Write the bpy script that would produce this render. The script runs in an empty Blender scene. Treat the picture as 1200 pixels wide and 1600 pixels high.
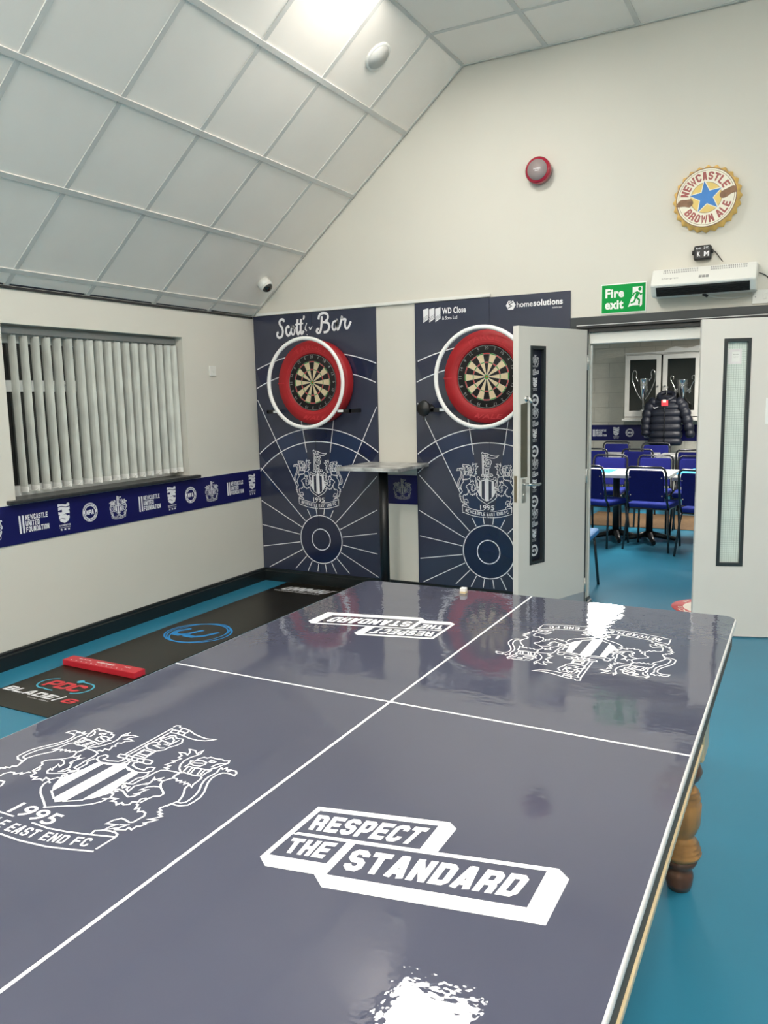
import bpy, math, random
from mathutils import Vector, Matrix
R = math.radians
PI = math.pi
random.seed(7)
scene = bpy.context.scene
col = scene.collection

# ---------------------------------------------------------------- camera
CAM = (4.2036, -5.5798, 1.5705)
YAW, PITCH, ROLL, FPX = -0.4921, -0.1425, -0.0222, 1240.57
def make_camera():
    cy, sy, cp, sp = math.cos(YAW), math.sin(YAW), math.cos(PITCH), math.sin(PITCH)
    fwd = Vector((sy * cp, cy * cp, sp)); right = Vector((cy, -sy, 0)); up = right.cross(fwd)
    cr, sr = math.cos(ROLL), math.sin(ROLL)
    r2 = cr * right + sr * up; u2 = -sr * right + cr * up
    cam = bpy.data.objects.new('camera', bpy.data.cameras.new('camera'))
    m = Matrix((r2, u2, -fwd)).transposed().to_4x4(); m.translation = CAM
    cam.matrix_world = m
    cam.data.sensor_fit = 'HORIZONTAL'; cam.data.sensor_width = 36; cam.data.lens = 36 * FPX / 1200
    cam.data.clip_start = 0.02
    col.objects.link(cam); scene.camera = cam
make_camera()

# ---------------------------------------------------------------- world, exposure
scene.view_settings.view_transform = 'Standard'
scene.view_settings.look = 'None'
scene.view_settings.gamma = 1.0
scene.view_settings.use_curve_mapping = False
scene.view_settings.exposure = -0.08
w = bpy.data.worlds.new('night'); scene.world = w; w.use_nodes = True
w.node_tree.nodes['Background'].inputs[0].default_value = (0.02, 0.024, 0.03, 1)
w.node_tree.nodes['Background'].inputs[1].default_value = 1.0

# ceiling panels of light; in LIGHTS all after the first are unseen and added: (x, y, watts, width, depth, z)
ZR = 3.878; H0 = 2.2755; ANG = 0.6933; SR = 2.5081; XR = 1.9285; XW = 7.5
LIGHTS = [(2.235, -1.475, 29, .56, .56), (5.235, -2.675, 48, .56, .56), (2.235, -4.475, 66, .56, .56), (4.635, -5.075, 66, .56, .56),
          (2.235, -7.475, 70, .56, .56), (4.635, -7.475, 70, .56, .56)]
LIGHTS2 = [(2.23, 2.95, 92, .42, 1.1), (3.6, 5.2, 120, .42, 1.1)]
LCOL = (1.0, 0.955, 0.88)

# ---------------------------------------------------------------- materials
def mat(name, c, rough=.5, metal=0, var=.06, scale=6, bump=0, bscale=60, coat=0, crough=.03, spec=.5, emis=0, stretch=None, alpha=1, trans=0):
    m = bpy.data.materials.new(name); m.use_nodes = True
    nt = m.node_tree; b = nt.nodes['Principled BSDF']
    tc = nt.nodes.new('ShaderNodeTexCoord'); src = tc.outputs['Object']
    if stretch:
        mp = nt.nodes.new('ShaderNodeMapping'); mp.inputs['Scale'].default_value = stretch
        nt.links.new(src, mp.inputs['Vector']); src = mp.outputs['Vector']
    n = nt.nodes.new('ShaderNodeTexNoise'); n.inputs['Scale'].default_value = scale; n.inputs['Detail'].default_value = 3
    nt.links.new(src, n.inputs['Vector'])
    r = nt.nodes.new('ShaderNodeValToRGB')
    r.color_ramp.elements[0].position = .3; r.color_ramp.elements[1].position = .7
    r.color_ramp.elements[0].color = tuple(max(0, x * (1 - var)) for x in c) + (1,)
    r.color_ramp.elements[1].color = tuple(min(1, x * (1 + var)) for x in c) + (1,)
    nt.links.new(n.outputs['Fac'], r.inputs['Fac']); nt.links.new(r.outputs['Color'], b.inputs['Base Color'])
    b.inputs['Roughness'].default_value = rough; b.inputs['Metallic'].default_value = metal
    b.inputs['Specular IOR Level'].default_value = spec
    b.inputs['Coat Weight'].default_value = coat; b.inputs['Coat Roughness'].default_value = crough
    if alpha < 1: b.inputs['Alpha'].default_value = alpha
    if trans: b.inputs['Transmission Weight'].default_value = trans
    if emis:
        nt.links.new(r.outputs['Color'], b.inputs['Emission Color']); b.inputs['Emission Strength'].default_value = emis
    if bump:
        n2 = nt.nodes.new('ShaderNodeTexNoise'); n2.inputs['Scale'].default_value = bscale; n2.inputs['Detail'].default_value = 2
        nt.links.new(src, n2.inputs['Vector'])
        bp = nt.nodes.new('ShaderNodeBump'); bp.inputs['Strength'].default_value = bump; bp.inputs['Distance'].default_value = .01
        nt.links.new(n2.outputs['Fac'], bp.inputs['Height']); nt.links.new(bp.outputs['Normal'], b.inputs['Normal'])
        if coat: nt.links.new(bp.outputs['Normal'], b.inputs['Coat Normal'])
    return m
M = {}
M['wall'] = mat('wall paint', (.665, .645, .58), .7, var=.02, scale=1.5, bump=.03, bscale=150)
M['tile'] = mat('ceiling tile', (.965, .905, .84), .55, var=.015, scale=3)
M['grid'] = mat('grid bar white metal', (.66, .65, .62), .45)
M['dark_gap'] = mat('dark gap', (.02, .02, .02), .8)
M['floor'] = mat('teal vinyl', (.024, .188, .300), .32, var=.07, scale=1.3, bump=.015, bscale=8, spec=.4)
M['skirt'] = mat('black gloss skirting', (.010, .014, .015), .25, var=.1)
M['anthracite'] = mat('anthracite paint', (.022, .029, .032), .4)
M['white'] = mat('white gloss', (.78, .78, .74), .35, var=.02)
M['white_print'] = mat('white print', (.80, .80, .83), .4, var=.02)
M['table_white'] = mat('table white print', (.93, .93, .95), .4, var=.01, coat=.6)
M['navy'] = mat('navy panel print', (.030, .036, .066), .22, var=.12, scale=2, coat=.5, crough=.12)
M['navy_dark'] = mat('deep navy print', (.006, .011, .045), .22, var=.12, scale=2, coat=.5, crough=.12)
M['navy_blue'] = mat('blue navy print', (.016, .030, .080), .22, var=.12, scale=2, coat=.5, crough=.12)
M['navy_film'] = mat('dark navy film', (.012, .015, .030), .4, spec=.3)
M['band'] = mat('navy band print', (.007, .008, .085), .35, spec=.3, var=.08)
M['door'] = mat('grey door paint', (.72, .695, .65), .45, var=.02, scale=2)
M['kick'] = mat('kick plate grey', (.36, .38, .41), .35)
M['steel'] = mat('brushed steel', (.62, .62, .60), .28, metal=1, var=.1, scale=30)
M['bronze'] = mat('bronze tint film', (.20, .19, .15), .3, metal=.7, var=.12)
M['brass'] = mat('dull brass latch', (.33, .28, .19), .4, metal=.8)
M['black'] = mat('satin black', (.009, .009, .010), .4)
M['black_matte'] = mat('matte black', (.012, .012, .013), .75)
M['red'] = mat('red foam surround', (.38, .010, .015), .55, var=.08, bump=.05, bscale=90)
M['red_print'] = mat('red relief lettering', (.47, .022, .03), .55)
M['red_gloss'] = mat('red gloss plastic', (.33, .008, .03), .2, coat=.6)
M['red_oche'] = mat('red oche', (.55, .02, .035), .4)
M['halo'] = mat('white ring plastic', (.95, .95, .93), .5, var=.01)
M['cream'] = mat('sisal cream', (.68, .56, .36), .8, var=.06, scale=200)
M['sisal_black'] = mat('sisal black', (.006, .005, .005), .8)
M['sisal_red'] = mat('sisal red', (.55, .03, .035), .8)
M['sisal_green'] = mat('sisal green', (.025, .25, .035), .8)
M['wire'] = mat('wire grey', (.5, .5, .5), .35, metal=.8)
M['number'] = mat('number wire', (.35, .35, .34), .5)
M['mat'] = mat('black rubber mat', (.009, .007, .003), .34, var=.1, bump=.05, bscale=300, spec=.4)
M['mat_blue'] = mat('mat blue print', (.01, .25, .62), .5)
M['mat_teal'] = mat('mat teal print', (.06, .42, .60), .5)
M['mat_red'] = mat('mat red print', (.60, .04, .05), .5)
M['gold'] = mat('gold paint', (.84, .54, .15), .45, metal=.1, var=.12, scale=12)
M['cap_cream'] = mat('cap cream', (.86, .82, .68), .5, var=.02)
M['cap_gold'] = mat('cap gold print', (.74, .54, .16), .45, var=.08)
M['cap_red'] = mat('cap maroon print', (.36, .09, .08), .5)
M['cap_brown'] = mat('cap brown print', (.24, .13, .07), .6, var=.2, scale=40)
M['cap_blue'] = mat('cap blue', (.02, .18, .52), .4, var=.15)
M['green'] = mat('sign green', (.0, .30, .055), .6, spec=.2)
M['sign_white'] = mat('sign white', (.86, .87, .84), .35, var=.01)
M['marble'] = mat('grey marble laminate', (.42, .42, .41), .3, var=.55, scale=11)
M['pine'] = mat('varnished pine', (.42, .20, .055), .3, var=.22, scale=5, stretch=(6, 6, .8), coat=.4)
M['pine_dark'] = mat('dark stained wood', (.12, .045, .02), .35, var=.2, scale=5, stretch=(6, 6, .8), coat=.4)
M['pine_pale'] = mat('pale varnished pine', (.62, .50, .30), .35, var=.12, scale=4, coat=.3)
M['silver'] = mat('silver edge trim', (.60, .60, .60), .45)
M['blue_fabric'] = mat('royal blue fabric', (.003, .007, .15), .9, var=.12, scale=50)
M['blue_seat'] = mat('blue seat fabric', (.006, .022, .25), .85, var=.12, scale=50)
M['light_blue_seat'] = mat('bright blue seat vinyl', (.01, .22, .62), .5)
M['chair_tube'] = mat('black chair tube', (.075, .075, .08), .22, metal=.7)
M['chrome'] = mat('chrome', (.80, .80, .80), .12, metal=1, var=.03)
M['blind'] = mat('blind fabric', (.68, .70, .65), .7, var=.14, scale=7, stretch=(1.4, 1.4, .8))
M['blind_low'] = mat('white weight pocket', (.88, .88, .85), .7)
M['upvc'] = mat('white window frame', (.62, .64, .62), .35)
M['night'] = mat('night glass', (.008, .009, .009), .06, spec=.6)
M['sill'] = mat('black stone sill', (.03, .032, .034), .3, var=.3, scale=30)
M['block'] = mat('painted blockwork', (.50, .48, .41), .65, var=.05, scale=9, bump=.25, bscale=70)
M['joint'] = mat('painted mortar', (.40, .385, .33), .7)
M['cabinet'] = mat('cabinet paint', (.55, .54, .50), .45)
M['cab_dark'] = mat('cabinet dark lining', (.008, .010, .007), .7, spec=.2)
M['jacket'] = mat('navy puffer fabric', (.005, .007, .016), .5, var=.2, bump=.3, bscale=30)
M['tag'] = mat('red card tag', (.75, .05, .07), .5)
M['brown'] = mat('brown coir mat', (.13, .075, .032), .9, var=.2, scale=20, bump=.3, bscale=200)
M['cloth'] = mat('table cloth white', (.74, .74, .71), .6, var=.05)
M['cyan'] = mat('cyan cloth', (.03, .36, .60), .7, var=.1)
M['paper'] = mat('paper', (.80, .78, .78), .7, var=.06, scale=15)
M['disc_cream'] = mat('cream vinyl sticker', (.80, .70, .58), .5)
M['disc_red'] = mat('red vinyl sticker', (.62, .10, .10), .5)
M['wired_glass'] = mat('wired glass', (.74, .82, .76), .12, var=.03, scale=10, spec=.6)
M['glass_wire'] = mat('glass wire', (.40, .47, .43), .4)
M['alarm_grey'] = mat('alarm grille grey', (.30, .25, .25), .5, bump=.15, bscale=400)
M['pvc'] = mat('white pvc', (.76, .76, .72), .3, var=.01)
M['cushion'] = mat('dark grey cushion side', (.11, .11, .105), .85, spec=.1)
M['tone'] = mat('grey label', (.32, .32, .31), .5)
M['cctv_glass'] = mat('dark dome', (.01, .01, .01), .08, spec=.8)
def glass_mat():
    m = mat('clear cabinet glass', (.9, .95, .92), .05, var=.01)
    nt = m.node_tree; b = nt.nodes['Principled BSDF']; out = nt.nodes['Material Output']
    tr = nt.nodes.new('ShaderNodeBsdfTransparent'); gl = nt.nodes.new('ShaderNodeBsdfGlossy'); mx = nt.nodes.new('ShaderNodeMixShader')
    gl.inputs['Roughness'].default_value = .03; mx.inputs[0].default_value = .045
    nt.links.new(tr.outputs[0], mx.inputs[1]); nt.links.new(gl.outputs[0], mx.inputs[2]); nt.links.new(mx.outputs[0], out.inputs[0])
    return m
M['glass'] = glass_mat()
def table_mat():
    m = mat('navy table laminate', (.054, .058, .092), .6, var=.05, scale=1.2, coat=1.0, crough=.02, spec=.1)
    nt = m.node_tree; b = nt.nodes['Principled BSDF']
    tc = nt.nodes.new('ShaderNodeTexCoord')
    n = nt.nodes.new('ShaderNodeTexNoise'); n.inputs['Scale'].default_value = 55; n.inputs['Detail'].default_value = 1.5
    n2 = nt.nodes.new('ShaderNodeTexNoise'); n2.inputs['Scale'].default_value = 5
    ad = nt.nodes.new('ShaderNodeMath'); ad.operation = 'MULTIPLY_ADD'; ad.inputs[1].default_value = 6
    bp = nt.nodes.new('ShaderNodeBump'); bp.inputs['Strength'].default_value = .10; bp.inputs['Distance'].default_value = .002
    nt.links.new(tc.outputs['Object'], n.inputs['Vector']); nt.links.new(tc.outputs['Object'], n2.inputs['Vector'])
    nt.links.new(n2.outputs['Fac'], ad.inputs[0]); nt.links.new(n.outputs['Fac'], ad.inputs[2])
    nt.links.new(ad.outputs[0], bp.inputs['Height']); nt.links.new(bp.outputs['Normal'], b.inputs['Coat Normal'])
    b.inputs['Coat IOR'].default_value = 1.6
    return m
M['table'] = table_mat()
def lamp_mat(name, s):
    return mat(name, LCOL, .5, var=.0, emis=s)

# ---------------------------------------------------------------- geometry helpers
class MB:
    def __init__(s): s.v = []; s.f = []; s.sm = []
    def add(s, v, f, smooth=False):
        k = len(s.v); s.v += [tuple(p) for p in v]; s.f += [tuple(i + k for i in q) for q in f]; s.sm += [smooth] * len(f); return s
    def box(s, x0, x1, y0, y1, z0, z1):
        v = [(x, y, z) for x in (x0, x1) for y in (y0, y1) for z in (z0, z1)]
        return s.add(v, [(0, 1, 3, 2), (4, 6, 7, 5), (0, 4, 5, 1), (2, 3, 7, 6), (0, 2, 6, 4), (1, 5, 7, 3)])
    def slab(s, polys, fn, t0, t1):
        """solid from planar polygons that share corners; fn(a, b, t) gives the 3-D point"""
        pts = {}; order = []
        def idx(p):
            k = (round(p[0], 5), round(p[1], 5))
            if k not in pts: pts[k] = len(order); order.append(p)
            return pts[k]
        P = [[idx(q) for q in poly] for poly in polys]
        n = len(order); v = [fn(a, b, t0) for a, b in order] + [fn(a, b, t1) for a, b in order]
        edges = {}
        for poly in P:
            for a, b in zip(poly, poly[1:] + poly[:1]): edges[(a, b)] = 1
        f = [tuple(p) for p in P] + [tuple(i + n for i in reversed(p)) for p in P]
        f += [(a, a + n, b + n, b) for (a, b) in edges if (b, a) not in edges]
        return s.add(v, f)
    def tube(s, pts, r, n=8, closed=False, caps=True):
        pts = [Vector(p) for p in pts]; N = len(pts); rr = r if isinstance(r, (list, tuple)) else [r] * N
        v = []; f = []; ref = None
        for i, p in enumerate(pts):
            a = pts[i - 1] if (i > 0 or closed) else p; b = pts[(i + 1) % N] if (i < N - 1 or closed) else p
            t = (b - a).normalized()
            if ref is None:
                ref = Vector((0, 0, 1)) if abs(t.z) < .9 else Vector((1, 0, 0))
            u = (ref - t * ref.dot(t)).normalized(); ref = u; w_ = t.cross(u)
            v += [p + rr[i] * (math.cos(2 * PI * k / n) * u + math.sin(2 * PI * k / n) * w_) for k in range(n)]
        m = N if closed else N - 1
        for i in range(m):
            for k in range(n):
                a = i * n + k; b = i * n + (k + 1) % n; j = (i + 1) % N
                f.append((a, b, j * n + (k + 1) % n, j * n + k))
        s.add(v, f, True)
        if caps and not closed:
            k0 = len(s.v) - len(v)
            s.f.append(tuple(k0 + k for k in reversed(range(n)))); s.f.append(tuple(k0 + (N - 1) * n + k for k in range(n))); s.sm += [False] * 2
        return s
    def lathe(s, prof, n=24, fn=lambda x, y, z: (x, y, z), sx=1, sy=1, smooth=True):
        """prof: list of (r, z)"""
        v = []; f = []; m = len(prof)
        for r_, z in prof:
            for k in range(n):
                a = 2 * PI * k / n; v.append(fn(r_ * math.cos(a) * sx, r_ * math.sin(a) * sy, z))
        for i in range(m - 1):
            for k in range(n): f.append((i * n + k, i * n + (k + 1) % n, (i + 1) * n + (k + 1) % n, (i + 1) * n + k))
        s.add(v, f, smooth)
        k0 = len(s.v) - len(v)
        if prof[0] == prof[-1]: return s
        if prof[0][0] > 1e-4: s.f.append(tuple(k0 + k for k in reversed(range(n)))); s.sm.append(False)
        if prof[-1][0] > 1e-4: s.f.append(tuple(k0 + (m - 1) * n + k for k in range(n))); s.sm.append(False)
        return s
    def build(s, name, material, parent=None, bevel=0, seg=2, loc=None, subsurf=0):
        me = bpy.data.meshes.new(name); me.from_pydata(s.v, [], s.f); me.validate(); me.update()
        if len(me.polygons) == len(s.sm):
            me.polygons.foreach_set('use_smooth', s.sm)
        import bmesh
        bm = bmesh.new(); bm.from_mesh(me); bmesh.ops.recalc_face_normals(bm, faces=bm.faces); bm.to_mesh(me); bm.free()
        me.materials.append(M[material] if isinstance(material, str) else material)
        o = bpy.data.objects.new(name, me); col.objects.link(o)
        if parent: o.parent = parent
        if loc: o.location = loc
        if bevel:
            b = o.modifiers.new('bevel', 'BEVEL'); b.width = bevel; b.segments = seg; b.limit_method = 'ANGLE'; b.angle_limit = R(50)
        if subsurf:
            b = o.modifiers.new('sub', 'SUBSURF'); b.levels = subsurf; b.render_levels = subsurf
        return o
def box(name, material, x0, x1, y0, y1, z0, z1, parent=None, bevel=0, seg=2):
    return MB().box(x0, x1, y0, y1, z0, z1).build(name, material, parent, bevel, seg)
def tag(o, label=None, cat=None, group=None, kind=None):
    if label: o['label'] = label
    if cat: o['category'] = cat
    if group: o['group'] = group
    if kind: o['kind'] = kind
    return o
def empty(name, loc, rz=0, label=None, cat=None, group=None, kind=None):
    o = bpy.data.objects.new(name, None); o.location = loc; o.rotation_euler = (0, 0, rz); o.empty_display_size = .1
    col.objects.link(o); return tag(o, label, cat, group, kind)
def struct(o): o['kind'] = 'structure'; return o
def copy_tree(o, parent=None):
    c = o.copy(); col.objects.link(c)
    if parent: c.parent = parent
    for ch in list(o.children): copy_tree(ch, c)
    return c
def spline(pts, n=6, closed=False):
    out = []; N = len(pts)
    g = (lambda i: pts[i % N]) if closed else (lambda i: pts[max(0, min(N - 1, i))])
    for i in range(N if closed else N - 1):
        p0, p1, p2, p3 = g(i - 1), g(i), g(i + 1), g(i + 2)
        for k in range(n):
            t = k / n
            out.append(tuple(.5 * (2 * b + (c - a) * t + (2 * a - 5 * b + 4 * c - d) * t * t + (-a + 3 * b - 3 * c + d) * t ** 3) for a, b, c, d in zip(p0, p1, p2, p3)))
    if not closed: out.append(tuple(pts[-1]))
    return out
def arc(cx, cy, r, a0, a1, n=24):
    return [(cx + r * math.cos(R(a0 + (a1 - a0) * i / n)), cy + r * math.sin(R(a0 + (a1 - a0) * i / n))) for i in range(n + 1)]

# ---------------------------------------------------------------- flat print (2-D artwork laid on a surface)
_tc = {}
def text_geo(s, bold=0):
    k = (s, bold)
    if k in _tc: return _tc[k]
    cu = bpy.data.curves.new('t', 'FONT'); cu.body = s; cu.offset = bold; cu.space_character = 1 + bold * 2.2; cu.resolution_u = 3; cu.dimensions = '2D'; cu.fill_mode = 'BOTH'
    o = bpy.data.objects.new('t', cu); col.objects.link(o)
    me = bpy.data.meshes.new_from_object(o.evaluated_get(bpy.context.evaluated_depsgraph_get()))
    vs = [(v.co.x, v.co.y) for v in me.vertices]; fs = [tuple(p.vertices) for p in me.polygons]
    bpy.data.objects.remove(o); bpy.data.meshes.remove(me); bpy.data.curves.remove(cu)
    if not vs: vs = [(0, 0)]
    x0 = min(v[0] for v in vs); x1 = max(v[0] for v in vs); y0 = min(v[1] for v in vs); y1 = max(v[1] for v in vs)
    _tc[k] = ([((x - x0) / max(x1 - x0, 1e-6), (y - y0) / max(y1 - y0, 1e-6)) for x, y in vs], fs, (x1 - x0) / max(y1 - y0, 1e-6))
    return _tc[k]
class Art:
    def __init__(s): s.v = []; s.f = []; s.l = []; s.n = 0
    def add(s, v, f, l=None):        # every stroke gets its own hair-thin ink layer
        k = len(s.v); s.v += v; s.f += [tuple(i + k for i in q) for q in f]; s.n += 1
        s.l += l if l else [s.n] * len(v); return s
    def fill(s, pts): return s.add(list(pts), [tuple(range(len(pts)))])
    def stroke(s, pts, w, closed=False):
        q = [pts[0]]
        for p in pts[1:]:
            if math.hypot(p[0] - q[-1][0], p[1] - q[-1][1]) > 1e-6: q.append(p)
        if closed and math.hypot(q[0][0] - q[-1][0], q[0][1] - q[-1][1]) < 1e-6: q.pop()
        n = len(q)
        if n < 2: return s
        v = []; h = w / 2
        for i in range(n):
            a = q[i - 1] if (i or closed) else None; b = q[(i + 1) % n] if (i < n - 1 or closed) else None; p = q[i]
            def nm(u, t):
                dx, dy = t[0] - u[0], t[1] - u[1]; l = math.hypot(dx, dy) or 1; return (-dy / l, dx / l)
            if a is None: m = nm(p, b); k = h
            elif b is None: m = nm(a, p); k = h
            else:
                n1 = nm(a, p); n2 = nm(p, b); mx, my = n1[0] + n2[0], n1[1] + n2[1]; l = math.hypot(mx, my)
                if l < .25: m = n1; k = h
                else: m = (mx / l, my / l); k = min(h / max(m[0] * n1[0] + m[1] * n1[1], .4), h * 2)
            v += [(p[0] + m[0] * k, p[1] + m[1] * k), (p[0] - m[0] * k, p[1] - m[1] * k)]
        f = [(2 * i, 2 * i + 1, (2 * i + 3) % (2 * n), (2 * i + 2) % (2 * n)) for i in range(n if closed else n - 1)]
        return s.add(v, f)
    def ring(s, cx, cy, r, w, n=40): return s.stroke([(cx + r * math.cos(2 * PI * i / n), cy + r * math.sin(2 * PI * i / n)) for i in range(n)], w, True)
    def disc(s, cx, cy, r, n=28, rx=None): return s.fill([(cx + (rx or r) * math.cos(2 * PI * i / n), cy + r * math.sin(2 * PI * i / n)) for i in range(n)])
    def text(s, t, x, y, w, h, bold=.02, shear=0):
        v, f, a = text_geo(t, bold); w = w or h * a
        return s.add([(x + p[0] * w + p[1] * h * shear, y + p[1] * h) for p in v], f)
    def para(s, t, BL, BR, TL, TR, bold=.03):
        v, f, a = text_geo(t, bold)
        return s.add([tuple((1 - p[1]) * ((1 - p[0]) * BL[i] + p[0] * BR[i]) + p[1] * ((1 - p[0]) * TL[i] + p[0] * TR[i]) for i in (0, 1)) for p in v], f)
    def bend(s, t, cx, cy, r, a0, a1, h, bold=.03, inside=False):
        """text on an arc; angles in degrees, clockwise from the top when not inside, along the bottom when inside"""
        v, f, a = text_geo(t, bold); o = []
        for p in v:
            if not inside: th = R(a0 + (a1 - a0) * p[0]); rr = r + p[1] * h; o.append((cx + rr * math.sin(th), cy + rr * math.cos(th)))
            else: th = R(a0 + (a1 - a0) * p[0]); rr = r - p[1] * h; o.append((cx + rr * math.sin(th), cy - rr * math.cos(th)))
        return s.add(o, f)
    def put(s, art, x=0, y=0, k=1, rot=0):
        c, d = math.cos(rot) * k, math.sin(rot) * k
        return s.add([(x + a * c - b * d, y + a * d + b * c) for a, b in art.v], art.f, [i + s.n for i in art.l])
    def build(s, name, material, parent, fn):
        o = Vector(fn(0, 0)); nn = (Vector(fn(1, 0)) - o).cross(Vector(fn(0, 1)) - o).normalized() * 2.2e-5
        s.l += [0] * (len(s.v) - len(s.l))
        return tagpart(MB().add([tuple(Vector(fn(a, b)) + nn * (i % 11 - 5)) for (a, b), i in zip(s.v, s.l)], s.f), name, material, parent)
def tagpart(mb, name, material, parent):
    me = bpy.data.meshes.new(name); me.from_pydata(mb.v, [], mb.f); me.update()
    me.materials.append(M[material] if isinstance(material, str) else material)
    o = bpy.data.objects.new(name, me); col.objects.link(o); o.parent = parent
    return o
# heavy condensed block lettering drawn stroke by stroke; glyph box 1 high, widths below, t = stroke
def block(s, t=.20, gap=.12, wd=.58):
    a = Art(); x = 0
    for ch in s:
        W = {'I': t, ' ': .22, 'M': wd * 1.35, 'W': wd * 1.4, '1': .36, '/': .4}.get(ch, wd)
        h = t / 2; l, r, b, m, T_ = h, W - h, h, .5, 1 - h; c = .10
        def S(*p, cl=False): a.stroke([(x + q[0], q[1]) for q in p], t, cl)
        if ch == 'A': S((l * .85, 0), (W * .5 - t * .12, 1)); S((W - l * .85, 0), (W * .5 + t * .12, 1)); S((W * .26, .27), (W * .74, .27)); S((W * .5 - t * .4, .93), (W * .5 + t * .4, .93))
        elif ch == 'B': S((l, 0), (l, 1)); S((l, T_), (r - c, T_), (r, T_ - c), (r, m + c), (r - c, m), (r, m - c), (r, b + c), (r - c, b), (l, b)); S((l, m), (r - c, m))
        elif ch == 'C': S((r, .66), (r, T_ - c), (r - c, T_), (l + c, T_), (l, T_ - c), (l, b + c), (l + c, b), (r - c, b), (r, b + c), (r, .34))
        elif ch == 'D': S((l, 0), (l, 1)); S((l, T_), (r - c, T_), (r, T_ - c), (r, b + c), (r - c, b), (l, b))
        elif ch == 'E': S((l, 0), (l, 1)); S((l, T_), (W, T_)); S((l, m), (W * .9, m)); S((l, b), (W, b))
        elif ch == 'F': S((l, 0), (l, 1)); S((l, T_), (W, T_)); S((l, m), (W * .9, m))
        elif ch == 'G': S((r, .68), (r, T_ - c), (r - c, T_), (l + c, T_), (l, T_ - c), (l, b + c), (l + c, b), (r - c, b), (r, b + c), (r, .46), (W * .5, .46))
        elif ch == 'H': S((l, 0), (l, 1)); S((r, 0), (r, 1)); S((l, m), (r, m))
        elif ch == 'I': S((l, 0), (l, 1))
        elif ch == 'L': S((l, 1), (l, b), (W, b))
        elif ch == 'M': S((l, 0), (l, 1)); S((r, 0), (r, 1)); S((l, .92), (W / 2, .35), (r, .92))
        elif ch == 'N': S((l, 0), (l, 1)); S((r, 0), (r, 1)); S((l, .90), (r, .10))
        elif ch == 'O': S((l, b + c), (l, T_ - c), (l + c, T_), (r - c, T_), (r, T_ - c), (r, b + c), (r - c, b), (l + c, b), cl=True)
        elif ch == 'P': S((l, 0), (l, 1)); S((l, T_), (r - c, T_), (r, T_ - c), (r, .40 + c), (r - c, .40), (l, .40))
        elif ch == 'R': S((l, 0), (l, 1)); S((l, T_), (r - c, T_), (r, T_ - c), (r, .44 + c), (r - c, .44), (l, .44)); S((r - c * .6, .42), (r, .30), (r, 0))
        elif ch == 'S': S((r, .70), (r, T_ - c), (r - c, T_), (l + c, T_), (l, T_ - c), (l, m + c), (l + c, m), (r - c, m), (r, m - c), (r, b + c), (r - c, b), (l + c, b), (l, b + c), (l, .30))
        elif ch == 'T': S((0, T_), (W, T_)); S((W / 2, 0), (W / 2, T_))
        elif ch == 'U': S((l, 1), (l, b + c), (l + c, b), (r - c, b), (r, b + c), (r, 1))
        elif ch == 'V': S((l * .8, 1), (W / 2, .05), (W - l * .8, 1))
        elif ch == 'W': S((l * .8, 1), (W * .28, .08), (W * .5, .75), (W * .72, .08), (W - l * .8, 1))
        elif ch == '6': S((r, .72), (r, T_ - c), (r - c, T_), (l + c, T_), (l, T_ - c), (l, b + c), (l + c, b), (r - c, b), (r, b + c), (r, m), (l, m))
        elif ch == '1': S((.02, .84), (.2, .9), (.2, 0))
        elif ch == '9': S((r, m), (l, m), (l, T_), (r, T_), (r, b), (l, b))
        elif ch == '5': S((r, T_), (l, T_), (l, m + .04), (r - c, m + .04), (r, m - .06), (r, b + c), (r - c, b), (l, b))
        x += W + gap
    Wt = x - gap; a.v = [(p / Wt, q) for p, q in a.v]; a.asp = Wt
    return a
def bpara(a, s, BL, BR, TL, TR, **k):
    g = block(s, **k)
    return a.add([tuple((1 - p[1]) * ((1 - p[0]) * BL[i] + p[0] * BR[i]) + p[1] * ((1 - p[0]) * TL[i] + p[0] * TR[i]) for i in (0, 1)) for p in g.v], g.f, [i + a.n for i in g.l])
def btext(a, s, x, y, w, h, shear=0, **k):
    g = block(s, **k); w = w or h * g.asp
    return a.add([(x + p[0] * w + p[1] * h * shear, y + p[1] * h) for p in g.v], g.f, [i + a.n for i in g.l])
def bbend(a, s, cx, cy, r, a0, a1, h, inside=False, **k):
    g = block(s, **k); o = []
    for p in g.v:
        th = R(a0 + (a1 - a0) * p[0]); rr = r - p[1] * h if inside else r + p[1] * h
        o.append((cx + rr * math.sin(th), cy - rr * math.cos(th)) if inside else (cx + rr * math.sin(th), cy + rr * math.cos(th)))
    return a.add(o, g.f, [i + a.n for i in g.l])

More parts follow.
